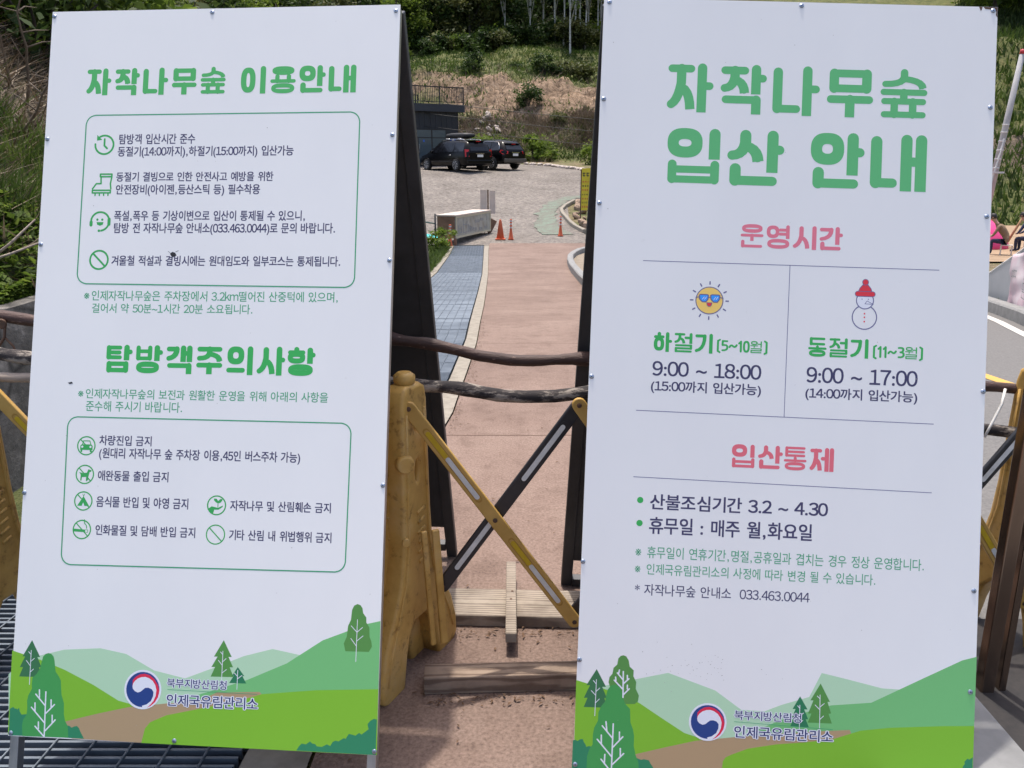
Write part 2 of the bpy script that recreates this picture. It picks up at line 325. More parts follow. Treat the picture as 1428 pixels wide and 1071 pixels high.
BOX_L = [[(107,1527.9),(808.2,1529.6),(809.2,1094.1),(106.4,1099.4)],[(104.1,768.9),(813.8,766.1),(810.7,415.2),(107.8,410.4)]]
RULE_R = [[(114.7,1188.5),(787.9,1191)],[(450.6,1189.8),(449.8,840.1)],[(112.2,842),(787.1,839)],[(112,688.7),(787.8,682.6)]]
RULE_L = [[(391.5,126.1),(610.2,124.8)]]
RULE_R2 = [[(362.7,141.1),(584.8,135.5)]]
SCREW_L = [(5.4,1787.9),(421.3,1790.5),(889.4,1784.4),(890.4,1471.3),(893.3,1161.2),(895.1,620.9),(894.9,8),(413.8,8.5),(6.1,6.9),(3.2,580.6),(6.4,1197.6),(6.4,1467.6)]
SCREW_R = [(12.6,1788.8),(455.4,1791.9),(889.8,1791.5),(890.6,1568.2),(890.6,1317.7),(895.6,917.9),(889.5,465.2),(889,237),(4.4,23.7),(4.6,263.1),(3.6,488.6),(6.2,915.6),(8.1,1318.9),(8.3,1561.8)]
EMB = {'L': (330.3,123.3,41.1),'R': (302.6,137.1,38.4)}
ART_L = [('hill','pale',[(-8.5,144.7),(22.6,171.4),(68.6,192),(127.6,208),(219.2,215.2),(284.4,204.4),(355.9,168.8),(432.8,153.7),(503.6,181.8),(574.1,211.3),(643,230.8),(721.5,217.5),(734.9,94.6),(-2.9,60.4)]),('hill','mid',[(430,105.3),(507.8,130.4),(585.2,157),(679,199.1),(763.1,255.5),(868.1,297.7),(899.6,305.5),(899.9,110.4),(431.2,80.5)]),('hill','lime',[(-3.1,201),(24.8,193.6),(69.3,181.9),(132.3,160.9),(206.3,128.7),(270.9,94.8),(316,85.2),(320.2,8.9),(159.6,9.4),(-0.9,3.2)]),('path','tan',[(136.2,38.3),(178.6,50.4),(222.7,62.5),(298.4,81),(390,93.6),(468.8,103.8),(513.3,124.9),(616,130.3),(634,114.6),(562.3,86.6),(493.4,66.9),(400.2,-0.4),(160.1,1.1)]),('meadow','lime',[(333.1,-0.4),(335.9,13),(340.1,33.1),(352.6,48.6),(391.4,66.2),(474.9,85.9),(561.4,106.4),(621.4,125.6),(750.3,140.4),(899.6,149.5),(901,0.2)]),('pine','pdark',[(46,227.5),(24,187.9),(30.8,188.2),(18.9,162.3),(27,162.7),(18.6,140.2),(78.7,141.2),(67.1,163.8),(73.8,164.1),(62.1,187.9),(68.9,188.2)]),('pine','pmid',[(523.6,246.5),(501.2,207.2),(510.2,207.6),(496.1,182.8),(505.2,183.2),(495.2,160.5),(551.4,161.8),(540.9,183.9),(549.1,184.3),(536.9,207.9),(544.7,208.2)]),('pine','pdark2',[(560.5,185.5),(547.5,164.7),(551.6,164.9),(541,147.7),(582.7,148.4),(572.9,165),(577.4,165.2)]),('tree','rtree',[(843.4,342.7),(835.5,338.5),(831,328.6),(829,305.2),(822.7,291.4),(820.4,266.1),(813.7,250.4),(818.3,232.8),(874.4,233.5),(881.2,245.4),(879.7,256.9),(874.9,268.3),(873.7,289.5),(866.1,300.8),(865.7,312.4),(857.8,321.9),(855.8,333.4),(850.7,340.2)]),('shrub','teal',[(0.2,63),(3.8,65.4),(8.8,67.8),(13.1,63.6),(16.4,65),(19.3,62),(23.4,66.9),(25.3,58.5),(30.2,50.9),(43.7,52.5),(54.2,47.3),(57.1,2),(1.7,0.9)]),('shrub','teal',[(139.3,35.7),(146.2,31.3),(153,30.1),(158.3,26.6),(164.8,29.7),(171.4,31),(176.7,26.6),(180.5,18.9),(190.9,2.3),(141.3,2.4)]),('shrub','teal',[(709.8,1.1),(716.2,11.4),(722,17.4),(732.1,16),(741.8,23.4),(746.8,18.7),(754.1,17.9),(758.3,12.7),(770.3,12.2),(782.1,18.5),(790.2,15.1),(795.9,24.9),(801.8,27.8),(809.8,26.7),(821.5,34.5),(826.3,33.2),(833.1,44.6),(841.1,43.5),(849.1,41.6),(857.7,48.1),(863,44.6),(874.6,53.5),(879.6,57.5),(876.8,68.8),(882.9,76.7),(891.5,81.7),(898.3,80.5),(898.2,0.4)]),('tree','tree',[(89.3,198.5),(82,196),(76.3,189.5),(73.7,177.3),(70.6,161.4),(62.9,148.4),(52.7,138.5),(52,122.7),(53.3,113.3),(44.9,97.2),(42.6,84.5),(44.2,65.7),(43.1,51.5),(35.1,38.6),(33.3,24.4),(36.2,1),(151.4,2.6),(148.4,29.9),(140.6,42),(136.9,57.5),(135.7,82.4),(128.5,100.9),(126.5,116.6),(124.7,135.3),(119.1,144.5),(110.3,155.2),(108.3,166.2),(105.9,181.8),(102.6,191.2),(96.9,196.6)])]
ART_R = [('hill','pale',[(1.4,180.8),(65.9,207.3),(140.2,226.7),(208.6,243.8),(317,209.4),(377.7,168.7),(429.9,168.2),(468.2,185),(490.6,192.7),(529.8,206.2),(555.8,261.9),(611.2,251.2),(692.2,234.5),(804.5,232.4),(808,127.6),(80.7,86.9)]),('hill','mid',[(389.7,113.9),(485.3,158.3),(579.5,189.9),(669.3,200.8),(787.5,263.9),(868.9,307),(900.8,316.8),(900.1,140.8),(390.4,96.1)]),('hill','lime',[(-0.8,216.4),(27.3,209.1),(70.1,197.9),(144.2,172.4),(195.3,141.5),(250.2,109.3),(277.2,102),(300.1,101.4),(308.1,92.3),(214,54.5),(138.6,23),(146.7,12.4),(0.9,4.1)]),('path','tan',[(123.2,48.4),(146.8,56.3),(213.1,75.5),(277.5,93),(364.7,106),(470.6,120.1),(549.4,129.3),(623.3,136.7),(632,117.7),(584.6,90.8),(488.9,61),(361.5,1.8),(150,-7.2)]),('meadow','lime',[(337.2,0.4),(339.1,34.6),(340.2,50.3),(346.3,59.4),(360.7,66.7),(395.8,81.7),(460.1,95.1),(519.7,102.5),(585.4,113.5),(647.4,136.4),(711.3,146.4),(827.8,156.6),(900.3,160.9),(900.6,3.9)]),('pine','pdark',[(45.2,243.9),(22.8,205.8),(31.3,206.2),(18.2,176.7),(26.7,177.1),(18.7,155.6),(73.7,157),(65.1,178.5),(70.9,178.8),(59.5,203.9),(68,204.4)]),('pine','pdark2',[(509.1,206.6),(493.1,177),(499.7,177.3),(491.6,154.5),(496.2,154.7),(489,137.1),(531.3,137.8),(523.4,155.5),(529,155.9),(519.4,177.4),(526.9,177.8)]),('pine','pmid',[(554.3,238.1),(532.4,198.6),(539.3,199),(528.5,168.7),(536.1,169.1),(528,148.2),(582.7,148.9),(574.4,170.6),(580.2,171.5),(571.1,197.4),(576.7,197.7)]),('tree','rtree',[(104.7,278.6),(98.6,276.7),(93.4,270.3),(91.7,256.8),(83.5,248.6),(81.4,235.1),(75.1,227),(73.3,215.4),(78.5,200.3),(76.8,177.2),(90.7,166.4),(134.8,168.8),(142.2,175),(144,188.5),(136.1,203.4),(136.6,218.8),(129.6,231.9),(129.8,245.3),(120.3,253.3),(117.4,267.7),(111.3,276.6)]),('shrub','teal',[(-2.9,78.7),(2.4,80.1),(7.6,77.3),(13.2,81.5),(19.7,82.6),(21.9,76.2),(26,70.7),(28.5,65.1),(35,67.4),(44.7,64.1),(60.2,61.1),(62.5,5.7),(-2.8,0)]),('shrub','teal',[(137.5,50.2),(147.3,45),(155.1,42.7),(160.8,44.6),(172.4,42.6),(176.5,35.1),(184.6,24.1),(194.7,10.6),(139.2,8.9)]),('shrub','teal',[(859.4,6.1),(869.7,36.1),(877.1,56.2),(878.3,69.3),(882.4,74.5),(881.2,79.3),(887.5,86.9),(892.4,84.9),(899.3,90.8),(899.9,3.6)]),('tree','tree',[(85.8,210.3),(78.2,207.2),(72.1,198.1),(69.1,184.4),(67.4,170.9),(58.2,158.9),(53,145.2),(52.6,125.9),(44.8,110.1),(42.3,94.6),(42.5,71.6),(35.3,59.7),(30.9,44.1),(31,2.7),(150.7,8),(148.9,35.5),(141.2,54.2),(136.6,73.1),(136.5,96.1),(133.2,111.2),(126.9,126.2),(124.9,156.8),(113.7,167.7),(108.6,178.9),(104.9,194.1),(99.9,204.5),(92.8,209.5)])]
TWIG_L = {'thick': [((88.6,107),(90.9,2.1)),((72.1,111),(73.2,93.7)),((63.6,100.5),(87.9,75.5)),((103,88.8),(104,71.6)),((112,78.2),(91.8,56.9)),((62.9,80.1),(64.1,61.9)),((54.5,69.3),(90.6,33.4)),((107.9,53),(109,35.8)),((116,42.4),(92.7,16.3)),((74.2,35.7),(75.2,20.1)),((66.4,25.3),(89.1,3.6))],'thin': [((45.5,203.1),(46,122.4)),((39.2,199.7),(45.4,193.6)),((34.5,178.8),(44.7,167.2)),((54.5,184.4),(45.8,176.8)),((53.8,159.1),(45.8,151.5)),((522.7,221),(522.6,154.7)),((517.1,218.8),(522.3,213.2)),((512.7,199.1),(522.7,187.8)),((531,203.8),(522.7,195.6)),((533,178.5),(523.1,170.3)),((560.9,177.7),(560.8,134.2)),((553,171.6),(560.7,164.1)),((571.6,166.5),(561,158.3)),((844.7,306.6),(844,210.3)),((830.3,291.7),(844.1,277.9)),((857.3,288.9),(844.9,277.9)),((830.5,262.6),(844,245.8)),((859.2,269.6),(844.8,257.4))]}
TWIG_R = {'thick': [((87.9,121),(87.8,7.1)),((71.1,125),(73.9,104.1)),((63.1,115),(88,87.6)),((102.8,103),(103.5,84.6)),((110.9,92.7),(89.9,68.5)),((61.6,93.8),(62.4,74.7)),((52.8,83.7),(87,46.1)),((106.2,65.6),(107,46.5)),((114.3,54.6),(89.3,28.3)),((71.4,50.3),(71.1,29.2)),((63.1,39),(87.6,10.9)),((106.1,241.4),(107.7,182.7)),((97.2,244.4),(95.6,235.8)),((92.8,237.6),(105.7,222.9)),((115.7,233.1),(116.1,223.5)),((119.5,225.6),(107.2,213.4)),((89,227.8),(90,220.2)),((86.2,220.7),(105.8,201.8)),((116.6,210.8),(116.9,202.4)),((121.1,202.6),(108.2,188.5))],'thin': [((45.4,219.7),(44.9,137)),((38.5,217.4),(45,210)),((34.8,194.1),(44.9,183.9)),((53.8,200.9),(45.7,192.8)),((53.7,175.9),(45.6,167)),((553.9,212.3),(555.3,136.5)),((547.7,209.3),(553.5,204)),((543.6,188.7),(553.7,179.3)),((563.7,193.1),(554.2,184.3)),((563.4,165),(554.9,156.3)),((509.2,186.8),(509.9,131.4)),((504.3,184.9),(508.8,180.2)),((518,169.1),(509.4,162)),((517,152.6),(509.7,145.6))]}
# ------------------------------------------------------------------ the two A-frame signs
BOARD = {'L': dict(o=(-1.2111,1.6959,.1204), ex=(.9967,-.0815,.0053), ey=(.0215,.3243,.9457)),
         'R': dict(o=(.1395,1.5968,.0935), ex=(.9985,-.0439,-.0311), ey=(.042,.2736,.9609))}
for d in BOARD.values():
    for k in list(d): d[k] = Vector(d[k])
    d['ex'].normalize(); d['ey'] = (d['ey']-d['ex']*d['ey'].dot(d['ex'])).normalized(); d['n'] = -d['ex'].cross(d['ey'])*-1
def bp(s, u, v, w=0.0):
    b = BOARD[s]; return b['o']+b['ex']*(u/1000)+b['ey']*(v/1000)+b['n']*(w/1000)
def bbox(mb, P, u0, u1, v0, v1, w0, w1, mi=0):
    return mb.hexa([P(u0,v0,w0),P(u1,v0,w0),P(u1,v1,w0),P(u0,v1,w0),P(u0,v0,w1),P(u1,v0,w1),P(u1,v1,w1),P(u0,v1,w1)], mi)
K = 1/.76
def ink(name, r, g, b):
    m, n, l, bs = nodes(name); c = lin(r, g, b, K); bs.inputs['Roughness'].default_value = .42
    bs.inputs['Specular IOR Level'].default_value = .35
    f = ntex(n, l, coords(n, l), 900, 2)
    l.new(ramp(n, l, f, [(.3, tuple(x*.97 for x in c)), (.7, tuple(min(1, x*1.03) for x in c))]), bs.inputs['Base Color']); return m
INK = {'dark': ink('navy ink', 62, 59, 90), 'green': ink('green ink', 68, 148, 108), 'thin': ink('green ink thin', 74, 150, 112), 'big': ink('navy ink large', 60, 58, 88),
       'dthin': ink('navy ink thin', 62, 60, 92), 'logo': ink('navy logo ink', 44, 52, 98), 'hgreen': ink('heading green', 74, 163, 92), 'hgreen2': ink('heading green deep', 54, 160, 80),
       'hgreen3': ink('heading green pale', 88, 168, 108), 'hred': ink('heading red', 206, 112, 128), 'hred2': ink('heading red deep', 206, 100, 112), 'line': ink('rule ink', 96, 94, 130),
       'frame': ink('frame green', 62, 146, 104), 'pale': ink('pale hill green', 163, 196, 164), 'mid': ink('mid hill green', 106, 172, 108), 'lime': ink('lime meadow', 116, 170, 46),
       'tan': ink('tan path', 160, 136, 104), 'teal': ink('teal shrub', 44, 122, 86), 'tree': ink('tree green', 62, 142, 74), 'rtree': ink('olive tree green', 80, 132, 66),
       'pdark': ink('dark pine green', 52, 106, 68), 'pdark2': ink('deep pine green', 40, 112, 76), 'pmid': ink('mid pine green', 78, 134, 66), 'white': ink('white ink', 206, 208, 216),
       'blue': ink('emblem blue', 34, 60, 120), 'red': ink('emblem red', 200, 40, 70), 'sun': ink('sun yellow', 220, 186, 100), 'glass': ink('lens blue', 50, 140, 224), 'hat': ink('hat red', 200, 52, 62), 'icon': ink('icon green', 52, 152, 78)}
m, n, l, b = nodes('white sign vinyl'); b.inputs['Roughness'].default_value = .38; b.inputs['Specular IOR Level'].default_value = .4
f = ntex(n, l, coords(n, l, (1, 1, .35)), 3, 6, .6); f2 = ntex(n, l, coords(n, l), 38, 4, .7)
c0 = ramp(n, l, f, [(.3, (.84, .84, .835)), (.7, (.88, .88, .87))]); c1 = ramp(n, l, f2, [(.22, (.86, .85, .83)), (.30, (1, 1, 1))])
mx = n.new('ShaderNodeMix'); mx.data_type = 'RGBA'; mx.blend_type = 'MULTIPLY'; mx.inputs[0].default_value = .5; l.new(c0, mx.inputs[6]); l.new(c1, mx.inputs[7]); l.new(mx.outputs[2], b.inputs['Base Color'])
MAT_VINYL = m
MAT_ALU = M('brushed aluminium trim', (.50, .50, .50), .38, .85, scale=20, stretch=(1, 1, .05), c2=(.34, .34, .345))
MAT_DARKSTEEL = M('dark painted steel', (.055, .057, .062), .5, .2, scale=9, c2=(.036, .037, .041))
MAT_RUST = M('rusty brown steel', (.16, .085, .05), .8, .1, scale=14, c2=(.07, .045, .034))
MAT_SCREW = M('zinc screw', (.42, .48, .58), .32, .8, scale=60, c2=(.28, .33, .42))
MAT_SCREWD = M('dark screw recess', (.03, .035, .045), .6)

class Print:
    """flat printing on a board; every piece sits a hair above the one before, so no faces coincide"""
    def __init__(s, side, w, dw=.006): s.side = side; s.mb = MB(); s.w = w; s.dw = dw
    def poly(s, pts, mi=0):
        s.w += s.dw; s.mb.add([bp(s.side, u, v, s.w) for u, v in pts], [tuple(range(len(pts)))], mi); return s
    def cap(s, a, b, t, e0=True, e1=True, mi=0):
        a = Vector(a); b = Vector(b); d = b-a
        if d.length < 1e-6: d = Vector((1, 0))
        d.normalize(); ang = math.degrees(math.atan2(d.y, d.x)); nn = Vector((-d.y, d.x))*t/2; pts = []
        pts += arc(b.x, b.y, t/2, ang-90, ang+90, 8) if e1 else [tuple(b-nn), tuple(b+nn)]
        pts += arc(a.x, a.y, t/2, ang+90, ang+270, 8) if e0 else [tuple(a+nn), tuple(a-nn)]
        return s.poly(pts, mi)
    def line(s, pts, t, mi=0, flat=False):
        for i in range(len(pts)-1): s.cap(pts[i], pts[i+1], t, True, not (flat and i == len(pts)-2), mi)
        return s
    def ring(s, cx, cy, rx, ry, t, mi=0, a0=0, a1=360, k=40, sq=2.0):
        s.w += s.dw; v = []
        for i in range(k+1):
            a = math.radians(a0+(a1-a0)*i/k); c, q = math.cos(a), math.sin(a)
            c = math.copysign(abs(c)**(2/sq), c); q = math.copysign(abs(q)**(2/sq), q)
            v += [bp(s.side, cx+c*(rx-t/2), cy+q*(ry-t/2), s.w), bp(s.side, cx+c*(rx+t/2), cy+q*(ry+t/2), s.w)]
        s.mb.add(v, [(2*i, 2*i+1, 2*i+3, 2*i+2) for i in range(k)], mi); return s
    def disc(s, cx, cy, r, mi=0, k=32, ry=None): return s.poly([(cx+r*math.cos(2*math.pi*i/k), cy+(ry or r)*math.sin(2*math.pi*i/k)) for i in range(k)], mi)
    def build(s, name, mats, parent, label=None): return s.mb.build(name, mats, parent, label=label)
# --- body text with the built-in typeface: glyph outlines are fetched once per weight, then set by hand
ALLCH = sorted(set(''.join(t[0] for t in TEXT_L+TEXT_R).replace(' ', ''))|set('립0'))
FW = {c: chr(ord(c)+0xFEE0) for c in '0123456789km'}
def glyphs(off):
    body = '\n'.join(FW.get(c, c) for c in ALLCH)
    cu = bpy.data.curves.new('text', 'FONT'); cu.body = body; cu.offset = off; cu.resolution_u = 4; cu.fill_mode = 'FRONT'; cu.space_line = 3
    t = bpy.data.objects.new('text', cu); C.objects.link(t); bpy.context.view_layer.update()
    me = bpy.data.meshes.new_from_object(t); v = [(p.co.x, p.co.y) for p in me.vertices]; f = [tuple(p.vertices) for p in me.polygons]
    bpy.data.meshes.remove(me); bpy.data.objects.remove(t); bpy.data.curves.remove(cu)
    row = [round(-(y-.35)/3) for x, y in v]; out = {}; idx = {}
    for i, r in enumerate(row):
        g = out.setdefault(ALLCH[r], ([], [])); idx[i] = len(g[0]); g[0].append((v[i][0], v[i][1]+3*r))
    for q in f: out[ALLCH[row[q[0]]]][1].append(tuple(idx[i] for i in q))
    return out
GC = {}
def ADV(c):
    if c == ' ': return .36
    if c in '(),.:': return {'(': .34, ')': .34, ',': .38, '.': .27, ':': .26}[c]
    if c in FW: return .84 if c == 'm' else .52 if c == 'k' else .545
    if c == '~': return .62
    if c == '*': return .45
    return .90
def text_line(side, body, u0, u1, v0, v1, w, wt, ref, name, mat, parent):
    """wt = how far the overprinted copies are shifted, in em: that makes the weight"""
    if 0 not in GC: GC[0] = glyphs(0)
    V = []; F = []; x = 0; xa = xb = None
    for c in body:
        a = ADV(c)
        if c != ' ':
            gv, gf = GC[0][c]; l_ = min(p[0] for p in gv); r_ = max(p[0] for p in gv); sh = x+a/2-(l_+r_)/2; o = len(V)
            V += [(px+sh, py) for px, py in gv]; F += [tuple(o+i for i in q) for q in gf]
            xa = l_+sh if xa is None else xa; xb = r_+sh
        x += a
    ys = [p[1] for p in GC[0][ref][0]]; ya, yb = min(ys), max(ys)
    sx = (u1-u0)/(xb-xa); sy = (v1-v0)/(yb-ya); mb = MB()
    k = 1 if wt == 0 else 4 if wt < .04 else 12
    for i in range(k):
        q = 2*math.pi*(i+.5)/k; dx, dy = (0, 0) if k == 1 else (wt*math.cos(q), wt*math.sin(q)*.8)
        mb.add([bp(side, u0+(px-xa+dx)*sx, v0+(py-ya+dy)*sy, w+i*.0015) for px, py in V], F)
    return mb.build(name, mat, parent)
HR = '립'; DR = '0'
# --- rounded heavy heading lettering, built stroke by stroke (units 0..100, y down)
def bez(a, b, c, k=5): return [tuple((1-t)**2*p+2*t*(1-t)*q+t*t*r for p, q, r in zip(a, b, c)) for t in [i/k for i in range(k+1)]]
def jam(ch, x0, y0, x1, y1, t):
    h = t/2; mx_ = (x0+x1)/2; H = y1-y0; L, R, T, B = x0+h, x1-h, y0+h, y1-h; S = []
    ln = lambda *p, flat=False: S.append(('l', list(p), flat))
    def legs(top):
        ln(*([(mx_, top), (mx_, y0+.42*H)]+bez((mx_, y0+.42*H), (mx_-.06*H, y0+.80*H), (L, B))[1:]))
        ln(*bez((mx_+.02*H, y0+.52*H), (R-.02*H, y0+.60*H), (R, y1)), flat=True)
    if ch == 'ㅈ': ln((L, T), (R, T)); legs(T)
    elif ch == 'ㅅ': legs(T)
    elif ch == 'ㄱ': ln(*([(L, T), (R, T)]+bez((R, T), (R, B-.1*H), (L, B))[1:]))
    elif ch == 'ㄱf': ln((L, T), (R, T)); ln((R, T), (R, y1), flat=True)
    elif ch == 'ㄴ': ln((L, T), (L, B), (R, B))
    elif ch == 'ㄷ': ln((R, T), (L, T), (L, B), (R, B))
    elif ch == 'ㄹ': ln((L, T), (R, T), (R, (T+B)/2), (L, (T+B)/2), (L, B), (R, B))
    elif ch == 'ㅁ': ln((L, T), (R, T), (R, B), (L, B), (L, T))
    elif ch == 'ㅂ': ln((L, T), (L, B), (R, B), (R, T)); ln((L, T+(B-T)*.33), (R, T+(B-T)*.33))
    elif ch == 'ㅇ': S.append(('o', ((L+R)/2, (T+B)/2, (R-L)/2, (B-T)/2), False))
    elif ch == 'ㅌ': ln((R, T), (L, T), (L, B), (R, B)); ln((L, (T+B)/2), (R-.04*H, (T+B)/2))
    elif ch == 'ㅍ': ln((L, T), (R, T)); ln((L, B), (R, B)); ln((mx_-.2*(x1-x0), T), (mx_-.2*(x1-x0), B)); ln((mx_+.2*(x1-x0), T), (mx_+.2*(x1-x0), B))
    elif ch == 'ㅎ': ln((mx_, T-h*.2), (mx_, T+h)); ln((L, T+.15*H), (R, T+.15*H)); S.append(('o', (mx_, y0+.63*H, (R-L)/2-.02*H, .37*H-h), False))
    elif ch == 'ㅏ': ln((L, T), (L, y1), flat=True); ln((L, y0+.46*H), (R, y0+.46*H))
    elif ch == 'ㅓ': ln((R, T), (R, y1), flat=True); ln((R, y0+.46*H), (L, y0+.46*H))
    elif ch == 'ㅕ': ln((R, T), (R, y1), flat=True); ln((R, y0+.36*H), (L, y0+.36*H)); ln((R, y0+.66*H), (L, y0+.66*H))
    elif ch == 'ㅐ': ln((L, T), (L, y1), flat=True); ln((R, T), (R, y1), flat=True); ln((L, y0+.48*H), (R, y0+.48*H))
    elif ch == 'ㅔ':
        q = R-t*1.12; ln((R, T), (R, y1), flat=True); ln((q, T), (q, y1), flat=True); ln((q, y0+.46*H), (L, y0+.46*H))
    elif ch == 'ㅣ': ln(((L+R)/2, T), ((L+R)/2, y1), flat=True)
    elif ch == 'ㅡ': ln((L, (T+B)/2), (R, (T+B)/2))
    elif ch == 'ㅜ': ln((L, T), (R, T)); ln((mx_, T), (mx_, y1), flat=True)
    elif ch == 'ㅗ': ln((L, B), (R, B)); ln((mx_, T), (mx_, B))
    elif ch == 'ㅛ': ln((L, B), (R, B)); ln((mx_-.22*(x1-x0), T), (mx_-.22*(x1-x0), B)); ln((mx_+.22*(x1-x0), T), (mx_+.22*(x1-x0), B))
    return S
SYL = {'자': 'ㅈ 0 2 60 97,ㅏ 64 0 100 103', '작': 'ㅈ 0 3 62 60,ㅏ 66 0 100 62,ㄱf 3 64 87 104', '나': 'ㄴ 0 4 60 100,ㅏ 62 0 100 104', '무': 'ㅁ 6 3 94 54,ㅜ 0 57 100 104',
 '숲': 'ㅅ 3 0 97 40 15,ㅜ 0 41 100 64 15,ㅍ 2 60 98 103 15', '이': 'ㅇ 0 5 56 100,ㅣ 74 0 96 104', '용': 'ㅇ 8 2 92 35 15,ㅛ 0 32 100 66 15,ㅇ 6 66 94 104 15', '안': 'ㅇ 0 1 62 60,ㅏ 68 0 102 78,ㄴ 5 64 92 104',
 '내': 'ㄴ 0 4 52 100,ㅐ 56 0 104 104', '탐': 'ㅌ 0 2 60 55 16,ㅏ 66 0 100 57,ㅁ 2 60 85 103 18', '방': 'ㅂ 0 2 60 57 15,ㅏ 68 0 102 58,ㅇ 2 60 88 103 18', '객': 'ㄱ 0 3 50 58,ㅐ 54 0 98 60,ㄱf 4 63 97 104',
 '주': 'ㅈ 2 2 98 56,ㅜ 0 60 100 103', '의': 'ㅇ 4 1 66 66,ㅡ 0 76 72 98,ㅣ 76 0 100 104', '사': 'ㅅ 0 2 68 99,ㅏ 72 0 106 104', '항': 'ㅎ 0 2 66 60 17,ㅏ 72 2 104 60,ㅇ 4 62 94 104',
 '입': 'ㅇ 0 0 66 55,ㅣ 78 0 100 57,ㅂ 2 59 99 103 15', '산': 'ㅅ 0 0 70 58,ㅏ 76 0 110 78,ㄴ 7 62 98 104', '운': 'ㅇ 6 0 94 38 16,ㅜ 0 42 100 74 15,ㄴ 4 70 96 104 15', '영': 'ㅇ 0 3 54 58 16,ㅕ 50 0 98 60 16,ㅇ 4 61 98 104 16',
 '시': 'ㅅ 0 2 72 99,ㅣ 80 0 102 104', '간': 'ㄱ 0 4 60 64,ㅏ 68 0 102 78,ㄴ 5 66 94 104', '통': 'ㅌ 6 0 94 46 13,ㅗ 0 44 100 68 13,ㅇ 6 68 94 104 14', '제': 'ㅈ 0 4 54 100,ㅔ 46 0 104 104',
 '하': 'ㅎ 0 2 60 99,ㅏ 66 0 102 104', '절': 'ㅈ 0 1 60 56 15,ㅓ 54 0 98 57 16,ㄹ 4 60 98 104 13', '기': 'ㄱ 0 4 62 100,ㅣ 76 0 98 104', '동': 'ㄷ 8 0 92 44 16,ㅗ 0 43 100 67 15,ㅇ 6 66 94 104 16', '월': 'ㅇ 6 0 62 34 11,ㅜ 0 36 68 58 10,ㅓ 60 0 98 56 12,ㄹ 4 61 98 104 11'}
DIG = {'1': ([[(10, 26), (26, 10), (26, 94)]], 42), '0': ([], 62), '5': ([[(52, 10), (14, 10), (13, 44)], bez((13, 46), (56, 36), (54, 66), 4)+bez((54, 66), (52, 92), (12, 90), 4)[1:]], 64),
 '3': ([bez((12, 12), (52, 4), (50, 28), 4)+bez((50, 28), (48, 46), (26, 48), 4)[1:], bez((26, 48), (56, 48), (54, 70), 4)+bez((54, 70), (52, 94), (12, 90), 4)[1:]], 64),
 '~': ([bez((8, 60), (22, 34), (38, 52), 4)+bez((38, 52), (54, 68), (68, 42), 4)[1:]], 78), '(': ([[(30, 0), (14, 10), (14, 98), (30, 108)]], 40), ')': ([[(10, 0), (26, 10), (26, 98), (10, 108)]], 38)}
def heading(side, body, t_, u0, u1, v0, v1, w, name, mat, parent):
    st = []; x = 0; t = t_*1.04
    for ch in body:
        if ch == ' ': x += 46; continue
        if ch in SYL:
            for part in SYL[ch].split(','):
                q = part.split(); a = [float(k) for k in q[1:]]; tt = (a[4]*t/19 if len(a) > 4 else t)
                for k, d, fl in jam(q[0], *a[:4], tt):
                    st.append((k, ([(px+x, py) for px, py in d] if k == 'l' else (d[0]+x, d[1], d[2], d[3])), fl, tt))
            x += 112
        else:
            pl, adv = DIG[ch]
            for p in pl: st.append(('l', [(px+x, py) for px, py in p], False, t))
            if ch == '0': st.append(('o', (x+30, 52, 20, 42), False, t))
            x += adv
    xa = min(min(p[0] for p in d)-tt/2 if k == 'l' else d[0]-d[2]-tt/2 for k, d, fl, tt in st)
    xb = max(max(p[0] for p in d)+tt/2 if k == 'l' else d[0]+d[2]+tt/2 for k, d, fl, tt in st)
    sx = (u1-u0)/(xb-xa); sy = (v1-v0)/104.; X = lambda p: (u0+(p[0]-xa)*sx, v1-p[1]*sy); s = (sx+sy)/2
    P = Print(side, w, .0015)
    for k, d, fl, tt in st:
        if k == 'l':
            q = [X(p) for p in d]
            for i in range(len(q)-1):
                e = Vector(q[i+1])-Vector(q[i]); c2 = (e.x/max(e.length, 1e-6))**2; P.cap(q[i], q[i+1], tt*s*(1-.17*c2), True, not (fl and i == len(q)-2))
        else:
            c = X(d[:2]); P.ring(c[0], c[1], d[2]*sx, d[3]*sy, tt*s, sq=2.5)
    return P.build(name, mat, parent)

